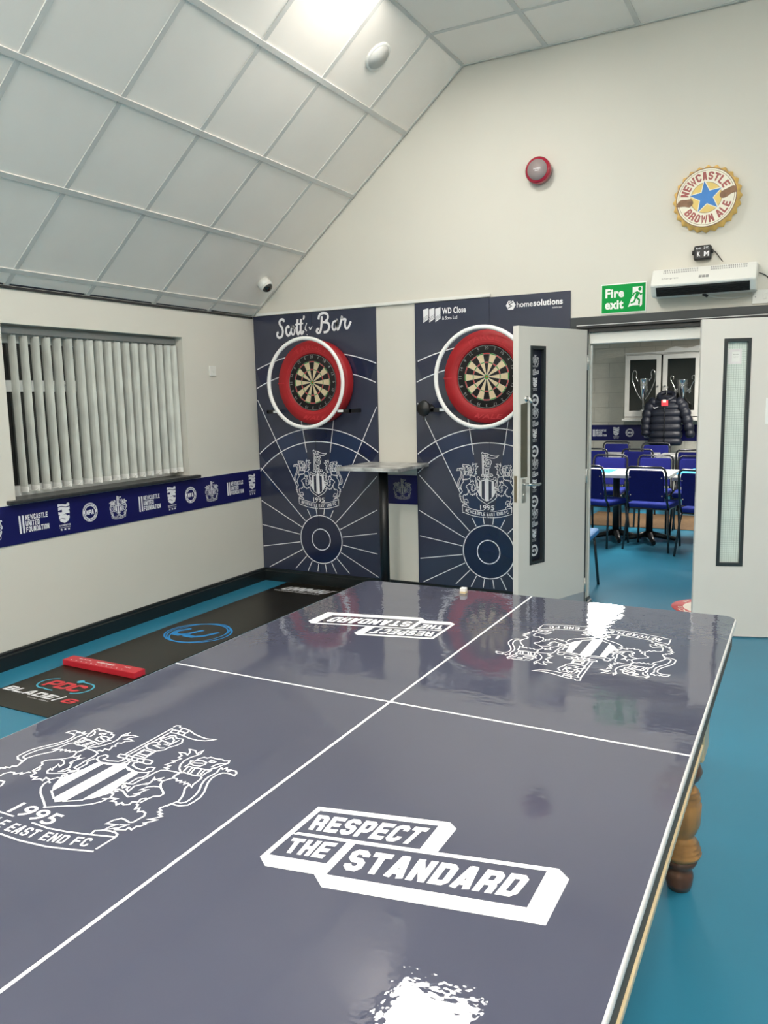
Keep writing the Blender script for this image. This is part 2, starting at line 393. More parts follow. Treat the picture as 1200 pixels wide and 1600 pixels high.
CREST = "1 447,386 488,389 516,408 520,441 519,481 504,522 482,560 463,595 451,634 452,667 463,692 485,699 508,697 526,693 521,716 503,731 483,728 476,711 474,731 461,721 448,739 441,719 426,728 426,715 436,686 435,665 430,637 436,601 451,564 474,525 487,490 493,452 492,422 477,409 455,410;1 269,661 269,688 269,702 254,723 273,725 272,753 285,777 305,776 312,790 347,789 375,795 396,787 414,799 425,776 411,742 405,718 391,705 402,683 397,667 397,634;1 271,700 295,692 329,700 337,721 331,739 301,746 280,739 273,725 259,718;1 274,708 296,716 324,727;1 337,749 334,768 363,764 361,753 337,749;1 380,713 384,743 397,759 424,776;1 322,625 306,671;1 337,626 321,675;1 372,629 356,678;1 386,632 373,683;1 295,626 282,674 342,681 401,689;1 294,562 287,582 288,609 307,621 340,620 364,618 396,627 410,615 415,585 417,554 428,531 408,544 387,552 380,539 369,556 354,543 346,558 330,547 316,563 296,560;1 290,617 258,642 237,673 226,710 228,747 239,774 246,796 235,831 229,806 235,787 199,814 165,813 191,788 199,762 174,773 145,766 179,746 179,724 199,719 192,697 179,684 195,681 183,661 179,646 177,643 204,643 195,619 214,621 216,608;1 291,610 252,608 219,603 196,592 188,564 187,534 187,508 181,479 180,444 160,437 146,437 148,413 166,399 165,415 136,432;1 292,604 290,583 299,561 287,543 276,518 257,516 256,544 244,522 238,513 219,530 230,509 237,487 237,468 223,461 227,476 211,449 198,433 206,403 209,386 188,398 184,418 167,409;1 156,442 156,467 156,493 172,511 172,534 164,550;1 276,518 286,497 310,472 348,447 360,435 359,416 336,400 330,373 325,336;1 303,475 275,467 254,451 245,419 273,435 262,406 264,401 250,382 269,388 264,368 244,352 220,362 185,381 157,383 139,371 165,368 151,346 169,343 182,314 215,321 205,296 228,301 251,283 256,306 277,296 294,307 291,331 314,336 306,362 321,375 330,373;1 461,419 446,383 430,342 432,337 450,329 445,315 470,311 462,302 484,296 469,273 449,255 485,267 475,250 456,228 468,226 461,206 447,197 449,170 427,177 428,160 392,143 396,165 410,190 379,177;1 390,157 352,123 358,152 370,173 326,159 331,190 350,215 368,214 401,206 413,214 415,239 419,265 406,286 386,292 371,280 355,305 344,292 331,322 318,324;1 403,541 408,512 434,476 449,448 459,418 452,391 443,364;0 -90,614 -95,634 -62,639 -7,636 77,647 99,643 108,619 92,611 33,612 -24,613 -80,608 -90,614;0 -52,636 -37,614;0 -15,632 -5,615;0 14,638 29,616;0 53,635 69,611;0 -73,641 -75,785 -78,965;0 -54,642 -51,757 -53,780 -52,910;0 -25,642 -29,722;0 41,651 36,730;0 -19,674 -21,714 30,716 33,676 -19,674;0 -21,658 36,656;0 -62,760 -23,732 36,730 62,757 62,787 80,819 83,852 58,888 25,880 -2,900 -25,889 -32,862 -50,845 -20,827 -24,809;0 -64,775 -32,805 3,790 -20,772 28,764 47,773;0 -25,833 10,825 37,822 50,844 51,869;0 -16,845 -10,864 -3,883;0 14,804 31,804 19,829;0 46,796 48,828 50,852;0 2,878 29,858 38,839;0 -83,974 -83,996 -63,1002 -49,983 -25,987 22,977 72,955 119,944 160,939 209,951 193,935 171,918 132,906 84,907 34,917 -10,924 -55,917;0 25,923 24,971;0 -63,948 -34,951 29,946;0 -14,925 -30,981;0 -67,953 -50,919;1 26,611 4,598 21,556 58,533 108,530 152,547 166,571 153,599 134,596 123,584 126,562 86,560 44,574 32,597 46,603;1 -7,138 41,169 117,214 154,245 174,277 177,304 156,294;1 12,-72 120,-71 248,-55 348,-27 433,0;1 53,37 147,36 235,51 332,76 431,106;1 381,90 426,104;1 429,15 432,107 424,123 406,129 383,128 349,119 346,115;1 358,122 325,103 331,79"
def crest_art(sw):
    a = Art()
    for l in CREST.split(';'):
        t = l.split(); pts = [tuple(float(c) for c in p.split(',')) for p in t[1:]]
        a.stroke(pts, sw)
        if t[0] == '1': a.stroke([(-x, y) for x, y in pts], sw)
    # striped shield
    a.fill([(-34, 212), (0, 188), (34, 212), (34, 548), (8, 575), (-8, 575), (-34, 548)])
    for s in (-1, 1): a.fill([(s * 87, 246), (s * 125, 285), (s * 152, 340), (s * 140, 400), (s * 130, 460), (s * 128, 515), (s * 122, 535), (s * 87, 540)])
    for s in (-1, 1): a.stroke([(s * 26, 206), (s * 95, 250)], sw); a.stroke([(s * 26, 552), (s * 95, 535)], sw)
    a.text('1995', -115, 48, 246, 84, .014)
    bbend(a, 'NEWCASTLE EAST END FC', 0, 1230, 1278, -17.4, 17.4, 56, True, t=.17, gap=.16)
    return a
CREST_T = crest_art(8.5); CREST_P = crest_art(10.5); CREST_S = crest_art(17)

def nuf_art():            # unit height 1, width about 2.05
    a = Art()
    for x in (0, .22): a.fill([(x + .06, 1), (x + .18, .98), (x + .20, -.03), (x + .08, -.01)])
    btext(a, 'NEWCASTLE', .50, .69, 1.50, .30, t=.19); btext(a, 'UNITED', .50, .345, .92, .30, t=.19); btext(a, 'FOUNDATION', .50, .0, 1.55, .30, t=.19)
    return a
def lion_art():           # unit height 1, width .46
    a = Art()
    def wave(y0, y1, am, xs=-.21, xe=.21):
        n = 10; t = []; b = []
        for i in range(n + 1):
            x = xs + (xe - xs) * i / n; u = am * math.sin(2 * PI * i / n)
            t.append((x, y1 + u)); b.append((x, y0 + u))
        a.fill(t + b[::-1])
    wave(.88, .96, .02); a.fill([(-.21, .98), (-.15, 1.0), (-.12, .96), (-.2, .9)]); a.fill([(.21, .99), (.13, 1.0), (.1, .95), (.2, .9)])
    wave(.74, .85, .025, -.20, .21); wave(.59, .70, -.025, -.20, .20); wave(.44, .55, .025, -.19, .19)
    a.disc(.0, .72, .07); a.disc(.03, .52, .07)
    a.fill([(-.18, .42), (-.1, .45), (.02, .40), (.1, .43), (.18, .42), (.14, .34), (.0, .27), (-.14, .34)])
    btext(a, 'ACCREDITED', -.2, .17, .4, .055, t=.18); a.stroke([(-.2, .12), (.2, .12)], .012)
    for x in (-.13, 0, .13):
        a.fill([(x + .055 * (1 if k % 2 == 0 else .42) * math.sin(k * PI / 5), .045 + .055 * (1 if k % 2 == 0 else .42) * math.cos(k * PI / 5)) for k in range(10)])
    a.v = [(x * 1.22, y) for x, y in a.v]
    return a
def nfa_art():            # ring of outer radius 1: white layer and dark lettering layer
    a = Art(); a.ring(0, 0, .80, .30); a.ring(0, 0, .99, .03)
    btext(a, 'NFA', -.52, -.24, 1.0, .48, shear=.08, t=.24, wd=.62, gap=.06)
    d = Art(); bbend(d, 'NORTHUMBERLAND', 0, 0, .73, -72, 72, .15, t=.2); bbend(d, 'FOOTBALL ASSOCIATION', 0, 0, .88, -84, 84, .15, True, t=.2)
    return a, d
def respect_art():        # metres / 1000
    a = Art(); E = [(-257, 84), (3, 144), (23, 128), (23, 42), (230, 87), (254, 65), (253, -67), (-109, -137), (-140, -112), (-231, -129), (-256, -110)]
    P1 = [(-245, 72), (-12, 123), (-10, 36), (-240, -12)]
    P2 = [(-246, -22), (-140, -2), (-138, -76), (-246, -97)]; P3 = [(-123, 1), (214, 71), (214, -38), (-121, -103)]
    # white frame as strips round the three dark windows
    a.fill([(-257, 84), (-257, -22), P2[0], P1[0]]); a.fill([(-257, 84), P1[0], P1[1], (3, 144)]); a.fill([(3, 144), P1[1], P1[2], (23, 42), (23, 128)])
    a.fill([P1[3], P1[2], (23, 42), P3[0], P2[1], P2[0]])
    a.fill([(-257, -22), P2[0], P2[3], (-256, -110)]); a.fill([P2[1], P3[0], P3[3], (-140, -112), P2[2]])
    a.fill([(-256, -110), P2[3], P2[2], (-140, -112), (-231, -129)])
    a.fill([P3[0], (23, 42), (230, 87), P3[1]]); a.fill([(230, 87), (254, 65), (253, -67), P3[2], P3[1]]); a.fill([P3[3], P3[2], (253, -67), (-109, -137), (-140, -112)])
    bpara(a, 'RESPECT', (-229, 4), (-29, 43), (-240, 58), (-22, 108), t=.225, gap=.10, wd=.62)
    bpara(a, 'THE', (-228, -80), (-153, -66), (-238, -32), (-152, -12), t=.225, gap=.10, wd=.62)
    bpara(a, 'STANDARD', (-106, -79), (188, -22), (-116, -14), (196, 46), t=.225, gap=.10, wd=.62)
    return a
NUF, LION, RESP = nuf_art(), lion_art(), respect_art(); NFA, NFAD = nfa_art()

# ================================================================ room shell
def yz(t_at): return None
# floor: one sheet under both rooms
fl = struct(box('floor', 'floor', -.3, XW + .3, -8.7, 7.3, -.1, 0))
# back wall with the door opening (gable end); DX0, DX1 = opening
DX0, DX1, DH, BT = 2.84, 4.33, 2.03, .08
wb = MB().slab([[(0, 0), (DX0, 0), (DX0, DH), (DX0, H0), (0, H0)], [(DX0, DH), (DX1, DH), (DX1, H0), (DX0, H0)],
                [(DX1, 0), (XW, 0), (XW, H0), (DX1, H0), (DX1, DH)], [(0, H0), (DX0, H0), (DX1, H0), (XW, H0), (XW - XR, ZR), (XR, ZR)]],
               lambda a, b, t: (a, t, b), 0, BT)
struct(wb.build('wall_back', 'wall'))
# left wall with the window opening
WY0, WY1, WZ0, WZ1 = -2.435, -.90, 1.005, 2.057
wl = MB().slab([[(-8.5, 0), (WY0, 0), (WY0, WZ0), (WY0, WZ1), (WY0, H0), (-8.5, H0)], [(WY0, 0), (WY1, 0), (WY1, WZ0), (WY0, WZ0)],
                [(WY0, WZ1), (WY1, WZ1), (WY1, H0), (WY0, H0)], [(WY1, 0), (0, 0), (0, H0), (WY1, H0), (WY1, WZ1), (WY1, WZ0)]],
               lambda a, b, t: (t, a, b), -.28, 0)
struct(wl.build('wall_left', 'wall'))
struct(box('wall_right', 'wall', XW, XW + .2, -8.5, 0, 0, H0))
struct(MB().slab([[(0, 0), (XW, 0), (XW, H0), (XW - XR, ZR), (XR, ZR), (0, H0)]], lambda a, b, t: (a, t, b), -8.7, -8.5).build('wall_front', 'wall'))
# ceiling shell and its tiles: (s along the slope or x, y)
ce = struct(MB().slab([[(-.02, H0), (XR, ZR + .0), (XW - XR, ZR), (XW + .02, H0), (XW + .02, H0 + .25), (XW - XR, ZR + .25), (XR, ZR + .25), (-.02, H0 + .25)]],
                      lambda a, b, t: (a, t, b + .045), -8.5, 0).build('ceiling', 'dark_gap'))
T = .6; G = .0158; Y0 = .5749; S0 = .1148
cs, sn = math.cos(ANG), math.sin(ANG)
def slope_pt(s, y, h=0): return (s * cs + h * sn, y, H0 + s * sn - h * cs)      # h = out of the tile plane into the room
def slope_pt_r(s, y, h=0): x, y_, z = slope_pt(s, y, h); return (XW - x, y_, z)
def flat_pt(x, y, h=0): return (x, y, ZR - h)
yl = [0.0] + [-(Y0 + T * k) for k in range(14)]; yl[-1] = -8.375
sl = [0.0] + [S0 + T * k for k in range(4)] + [SR]
xl = [XR + 0.0 + T * k for k in range(7)]; xl[-1] = XW - XR
light_cells = set()
for lx, ly, *_ in LIGHTS:
    light_cells.add((int((lx - XR) // T), int((-ly - Y0) // T)))
def tiles(fn, ss, skip=()):
    for i in range(len(ss) - 1):
        for j in range(len(yl) - 1):
            a0, a1, b0, b1 = ss[i] + G * .9, ss[i + 1] - G * .9, yl[j] - G * .9, yl[j + 1] + G * .9
            if (i, j - 1) in skip: continue
            v = [fn(a0, b0, 0), fn(a1, b0, 0), fn(a1, b1, 0), fn(a0, b1, 0), fn(a0, b0, -.015), fn(a1, b0, -.015), fn(a1, b1, -.015), fn(a0, b1, -.015)]
            MB().add(v, [(0, 1, 2, 3), (7, 6, 5, 4), (0, 4, 5, 1), (1, 5, 6, 2), (2, 6, 7, 3), (3, 7, 4, 0)]).build('ceiling_tile', 'tile', ce)
def bar(fn, a0, a1, b0, b1, h=.006):
    v = [fn(x, y, z) for x in (a0, a1) for y in (b0, b1) for z in (-.016, h)]
    MB().add(v, [(0, 1, 3, 2), (4, 6, 7, 5), (0, 4, 5, 1), (2, 3, 7, 6), (0, 2, 6, 4), (1, 5, 7, 3)]).build('grid_bar', 'grid', ce)
tiles(slope_pt, sl); tiles(slope_pt_r, sl); tiles(flat_pt, xl, light_cells)
for fn, ss in ((slope_pt, sl[1:-1]), (slope_pt_r, sl[1:-1]), (flat_pt, xl)):
    for s_ in ss: bar(fn, s_ - G, s_ + G, yl[-1], -.02, .008)
for fn, ss in ((slope_pt, sl), (slope_pt_r, sl), (flat_pt, xl)):
    for y_ in yl[1:-1]:
        bar(fn, ss[0] + .0, ss[-1] - .0, y_ - G, y_ + G, .004)
# thin edge bead along the wall heads
struct(MB().add([slope_pt(s_, y_, h_) for s_ in (0, SR) for y_ in (-.03, -.009) for h_ in (-.01, .005)],
         [(0, 1, 3, 2), (4, 6, 7, 5), (0, 4, 5, 1), (2, 3, 7, 6), (0, 2, 6, 4), (1, 5, 7, 3)]).build('trim_1', 'grid'))
struct(box('trim_2', 'grid', XR, XW - XR, -.028, -.009, ZR - .006, ZR + .01))
# white trunking over the dart panels, dark shadow gap bead along the left wall head
struct(box('trim_3', 'pvc', .04, 2.128, -.022, -.001, 2.276, 2.300, bevel=.003))
struct(box('trim_4', 'dark_gap', .0, .012, -8.4, -.03, H0 - .018, H0 - .004))
# skirting with a stepped top, left and back
def skirt(name, pts):
    m = MB(); prof = [(0, 0), (.022, 0), (.022, .085), (.012, .092), (.012, .105), (.006, .112), (0, .112)]
    v = []
    for p, nrm in pts: v += [(p[0] + nrm[0] * d, p[1] + nrm[1] * d, z) for d, z in prof]
    k = len(prof); f = []
    for i in range(len(pts) - 1):
        for j in range(k): f.append((i * k + j, i * k + (j + 1) % k, (i + 1) * k + (j + 1) % k, (i + 1) * k + j))
    f += [tuple(range(k)), tuple(range((len(pts) - 1) * k, len(pts) * k))[::-1]]
    return struct(m.add(v, f).build(name, 'skirt'))
skirt('baseboard_left', [((0, -8.45), (1, 0)), ((0, -.0), (1, -1))])
skirt('baseboard_back', [((.0, 0), (1, -1)), ((2.7, 0), (0, -1))])
skirt('baseboard_reveal', [((DX0, .0), (1, 0)), ((DX0, BT), (1, 1)), ((DX0 - 2, BT), (0, 1))])
skirt('baseboard_right', [((DX1 + .13, 0), (0, -1)), ((XW, 0), (-1, -1)), ((XW, -8.4), (-1, 0))])
# door frame
df = MB().slab([[(2.715, 0), (2.838, 0), (2.838, 2.035), (2.838, 2.088), (2.715, 2.088)], [(2.838, 2.035), (4.332, 2.035), (4.332, 2.088), (2.838, 2.088)], [(4.332, 0), (4.455, 0), (4.455, 2.088), (4.332, 2.088), (4.332, 2.035)]],
               lambda a, b, t: (a, t, b), -.022, -.0005)
struct(df.build('trim_5', 'anthracite', bevel=.003))
struct(box('trim_6', 'black', 2.765, 4.40, -.045, -.022, 2.012, 2.034, bevel=.002))
struct(box('trim_7', 'silver', 2.765, 4.40, -.050, -.046, 2.027, 2.032))
struct(box('trim_8', 'black', DX0 + .001, DX1 - .001, -.02, .078, 1.985, 2.03))
struct(box('trim_9', 'pvc', DX0 + .002, DX1 - .002, .012, .078, 1.908, 1.984, bevel=.004))
struct(box('trim_10', 'pvc', DX0 + .001, DX0 + .008, .045, .078, .115, 1.90))
struct(box('trim_11', 'pvc', DX1 - .010, DX1 - .001, .045, .078, .115, 1.90))

# ---- window 1 and its sill
win = struct(MB().slab([[(WY0, WZ0), (WY1, WZ0), (WY1 - .07, WZ0 + .07), (WY0 + .07, WZ0 + .07)], [(WY1, WZ0), (WY1, WZ1), (WY1 - .07, WZ1 - .1), (WY1 - .07, 1.73), (WY1 - .07, 1.66), (WY1 - .07, WZ0 + .07)],
      [(WY1, WZ1), (WY0, WZ1), (WY0 + .07, WZ1 - .1), (WY1 - .07, WZ1 - .1)], [(WY0, WZ1), (WY0, WZ0), (WY0 + .07, WZ0 + .07), (WY0 + .07, 1.66), (WY0 + .07, 1.73), (WY0 + .07, WZ1 - .1)],
      [(WY0 + .07, 1.66), (WY1 - .07, 1.66), (WY1 - .07, 1.73), (WY0 + .07, 1.73)]], lambda a, b, t: (t, a, b), -.22, -.16).build('window_1', 'upvc'))
for z0, z1 in ((WZ0 + .065, 1.662), (1.728, WZ1 - .095)):
    box('pane', 'night', -.205, -.195, WY0 + .06, WY1 - .06, z0, z1, win)
MB().tube([(-.15, -1.95, 1.70), (-.13, -1.95, 1.70), (-.13, -1.83, 1.70)], .006).build('window_handle', 'chrome', win)
struct(box('window_sill_1', 'sill', -.16, .045, -2.50, -.815, .988, 1.012, bevel=.006))
# ---- vertical blind
bl = empty('vertical_blind', (-.085, -1.67, 1.03), label='pale grey vertical fabric blind hanging in the window recess', cat='blind')
box('headrail', 'tone', -.02, .02, -.755, .765, .975, 1.015, bl, .004)
sy = [-2.28, -2.20, -2.12, -2.04, -1.96, -1.875, -1.79, -1.712, -1.634, -1.556, -1.476, -1.396, -1.316, -1.236, -1.156, -1.076, -.996, -.935]
sy = [y - .024 * (1 - i / 17) for i, y in enumerate(sy)]
def slat_mesh(mb, y, ang, z0, z1, w=.089, th=.0012, curve=.006):
    n = 4; v = []
    for zz in (z0, z1):
        for i in range(n + 1):
            u = (i / n - .5) * w; c_ = curve * (1 - (2 * i / n - 1) ** 2)
            v.append((math.sin(ang) * -c_ * 0 + u * math.sin(ang) + c_ * math.cos(ang), y + u * math.cos(ang) - c_ * math.sin(ang), zz))
    k = n + 1; m = len(v)
    v += [(x - th * math.cos(ang), yy + th * math.sin(ang), z) for x, yy, z in v]
    f = []
    for i in range(n): f += [(i, i + 1, k + i + 1, k + i), (m + i, m + k + i, m + k + i + 1, m + i + 1), (i, m + i, m + i + 1, i + 1), (k + i, k + i + 1, m + k + i + 1, m + k + i)]
    f += [(0, k, m + k, m), (n, m + n, m + k + n, k + n)]
    return mb.add(v, f, False)
for i, y in enumerate(sy):
    ang = R(97.5 - 1.6 * i) if i < 7 else R(82)
    if i == len(sy) - 1: ang = R(70)
    s_ = slat_mesh(MB(), y + 1.67, ang, .045, .965).build('slat', 'blind', bl)
    slat_mesh(MB(), y + 1.67, ang, .012, .047, .0895, .003).build('bottom_weight', 'blind_low', s_)
    MB().tube([(0, y + 1.67, .964), (0, y + 1.67, .978)], .004, 6).build('slat_hook', 'pvc', s_)
for i in range(len(sy) - 1):
    y0, y1 = sy[i] + 1.67, sy[i + 1] + 1.67
    MB().tube([(.034, y0 + (y1 - y0) * t, .035 - .018 * (1 - (2 * t - 1) ** 2)) for t in (0, .2, .4, .6, .8, 1)], .002, 5).build('bead_chain', 'pvc', bl)

# ---- printed band on the left wall, with a thin silver top edge
bd = box('wall_band', 'band', 0.0008, .006, -8.4, -.002, .742, .982)
tag(bd, 'long navy printed band of white club logos under the window', 'banner')
box('edge_strip', 'silver', .001, .008, -8.4, -.002, .982, .988, bd)
fnL = lambda a, b: (.0066, a, b)
wh, dk = Art(), Art()
for k in range(-1, 6):
    o = -.982 * k
    wh.put(NUF, -.475 + o, .805, .108) if -.475 + o + .22 < 0 else None
    wh.put(LION, -.134 + o, .772, .178); wh.put(NFA, -.907 + o, .862, .063); dk.put(NFAD, -.907 + o, .862, .063); wh.put(CREST_S, -.660 + o, .794, .000148) if -.66 + o < -.1 else None
wh.v = wh.v
def clipped(a, lim=-.02):
    keep = [f for f in a.f if max(a.v[i][0] for i in f) < lim]; a.f = keep; return a
clipped(wh).build('logo_print', 'white_print', bd, fnL); clipped(dk).build('logo_lettering', 'band', bd, lambda a, b: (.0071, a, b))
# short piece of band on the back wall between the two dart panels
b2 = box('wall_band', 'band', 1.185, 1.516, -.006, -.0008, .735, .965)
tag(b2, 'short navy band piece with one crest behind the bar table', 'banner')
a = Art(); a.put(CREST_S, 1.385, .785, .000152)
a.build('crest_print', 'tone', b2, lambda x, z: (x, -.0066, z))
# fused spur on the left wall
sp = box('wall_switch', 'pvc', .0005, .012, -.612, -.536, 1.773, 1.852, bevel=.003)
tag(sp, 'small square white wall plate between window and dart panel', 'switch')
box('button', 'pvc', .012, .016, -.583, -.57, 1.800, 1.813, sp, .001)

# ================================================================ dart panels
def dart_panel(x0, x1, cx, label, dx=0):
    p = box('printed_backboard', 'navy', x0, x1, -.012, -.0005, .112, 2.274)
    tag(p, label, 'wall panel')
    cz = .40; f1 = lambda a, b: (a, -.0126, b); f2 = lambda a, b: (a, -.0131, b)
    A0, A1 = x0 + .002, x1 - .002
    def clip(pts):      # keep what lies on the panel
        out = []
        for a_, b_ in zip(pts, pts[1:]):
            inside = A0 <= a_[0] <= A1 and A0 <= b_[0] <= A1 and .115 < a_[1] and .115 < b_[1]
            if inside:
                if out and out[-1][-1] == a_: out[-1].append(b_)
                else: out.append([a_, b_])
        return out
    def band(art, r0, r1, da0, da1, n=14):
        q0 = arc(cx, cz, r0, da0, da1, n); q1 = arc(cx, cz, r1, da0, da1, n)
        for i in range(n):
            quad = [q0[i], q0[i + 1], q1[i + 1], q1[i]]
            if all(A0 <= q[0] <= A1 and .115 < q[1] < 2.27 for q in quad): art.fill(quad)
        if art.f: art.build('tonal_segment', 'navy_dark' if art.dk else 'navy_blue', p, f1)
    def mk(d): q = Art(); q.dk = d; return q
    for k in range(20):
        a0, a1 = 81 + 18 * k, 99 + 18 * k
        band(mk(k % 2 == 0), .825, .935, a0, a1, 30)
        band(mk(k % 2), 1.41, 1.55, a0, a1, 40)
        if k % 2:
            band(mk(False), .205, .825, a0, a1, 18)
    Art().disc(cx, cz, .205, 48).build('tonal_disc', 'navy_dark', p, f1)
    ln = Art(); LW = .0075
    ln.ring(cx, cz, .205, LW, 56); ln.ring(cx, cz, .09, LW, 40)
    for r_ in (.825, .935, 1.41, 1.55):
        for q in clip(arc(cx, cz, r_, 20, 160, 150)): ln.stroke(q, LW)
    for k in range(20):
        th = R(9 + 18 * k); c_, s_ = math.cos(th), math.sin(th); dev = abs(((9 + 18 * k) - 90 + 180) % 360 - 180)
        segs = [(.215, 2.2)]
        if dev < 10: segs = [(.215, .275), (.745, 1.41)]
        elif dev < 28: segs = [(.215, .285), (.50, 2.2)]
        for r0, r1 in segs:
            n = 60; pts = [(cx + c_ * (r0 + (r1 - r0) * i / n), cz + s_ * (r0 + (r1 - r0) * i / n)) for i in range(n + 1)]
            pts = [q for q in pts if .14 < q[1] < 2.2 or True]
            for q in clip(pts): ln.stroke([q[0], q[-1]], LW * .85)
    ln.build('wire_line_print', 'white_print', p, f2)
    Art().put(CREST_P, cx - .013, .698, .000456).build('crest_print', 'white_print', p, lambda a_, b_: (a_, -.0134, b_))
    return p, f2
p1, f2 = dart_panel(.004, 1.182, .612, 'navy dart panel lettered as a bar, in the corner by the window')
def script_art():
    a = Art(); W = .0185
    S = lambda pts, w=W: a.stroke(spline(pts, 5), w)
    # each letter drawn with a brush stroke; units metres, baseline 0
    S([(.075, .120), (.070, .138), (.050, .142), (.032, .125), (.036, .100), (.052, .078), (.058, .045), (.045, .012), (.020, .002), (.002, .016), (.004, .040), (.016, .044)])
    S([(.122, .070), (.112, .082), (.096, .072), (.090, .040), (.100, .014), (.116, .014), (.134, .038)])
    S([(.160, .078), (.143, .066), (.137, .038), (.148, .014), (.165, .020), (.172, .048), (.162, .076), (.150, .070), (.176, .060), (.192, .064)], .014)
    for x in (.196, .230): S([(x + .010, .128), (x + .001, .070), (x - .001, .030), (x + .008, .012), (x + .026, .034)]); S([(x - .016, .088), (x + .026, .092)], .012)
    S([(.266, .150), (.268, .138), (.258, .120)], .014)
    # worn away s
    S([(.290, .092), (.270, .050)], .007); S([(.270, .048), (.284, .030)], .010); S([(.310, .060), (.318, .038), (.338, .062)], .008); S([(.282, .004), (.290, -.002)], .005)
    # B a r
    S([(.432, .128), (.424, .060), (.410, .014), (.392, .004), (.378, .016), (.386, .034), (.402, .032)])
    S([(.400, .106), (.412, .138), (.448, .150), (.482, .138), (.486, .108), (.460, .084), (.440, .080)])
    S([(.446, .082), (.486, .070), (.494, .036), (.472, .008), (.440, .004)])
    S([(.562, .078), (.536, .074), (.522, .040), (.532, .014), (.550, .020), (.566, .060), (.570, .084), (.562, .040), (.570, .012), (.588, .034)], .015)
    S([(.588, .034), (.604, .076), (.612, .104), (.620, .086), (.644, .082), (.636, .050), (.642, .018), (.662, .018), (.690, .062)], .017)
    return a
a = Art(); a.put(script_art(), .245, 2.085, 1.04, R(2.2)); a.build('bar_lettering', 'white_print', p1, f2)
box('panel_joint', 'navy_dark', .590, .592, -.0138, -.0125, .12, 2.27, p1)
p2, f2 = dart_panel(1.520, 2.712, 2.108, 'navy dart panel with two sponsor logos beside the double doors')
box('panel_joint', 'navy_dark', 2.117, 2.120, -.0138, -.0125, .12, 2.27, p2)
a = Art(); cut = Art()
for k in range(3):
    x = 1.592 + k * .050
    a.fill([(x, 2.125), (x + .043, 2.150), (x + .043, 2.232), (x, 2.222)])
    for q in range(3): cut.stroke([(x - .001, 2.138 + q * .010), (x + .045, 2.163 + q * .010)], .0022)
a.text('WD Close', 1.748, 2.180, .190, .046, .03); a.text('& Sons Ltd', 1.748, 2.138, .120, .026, .012)
a.build('sponsor_lettering', 'white_print', p2, f2); cut.build('logo_cut', 'navy', p2, lambda x, z: (x, -.0138, z)); a = Art(); cut = Art()
a.disc(2.282, 2.206, .036, 6); cut.stroke([(2.302, 2.226), (2.270, 2.212), (2.290, 2.200), (2.262, 2.186)], .006); cut.stroke([(2.294, 2.236), (2.262, 2.222)], .005)
a.text('home', 2.326, 2.187, .118, .040, .012); a.text('solutions', 2.450, 2.187, .208, .044, .035); a.text('NORTH EAST', 2.585, 2.163, .07, .010, .01)
a.build('sponsor_lettering', 'white_print', p2, f2); cut.build('logo_cut', 'navy', p2, lambda x, z: (x, -.0138, z))

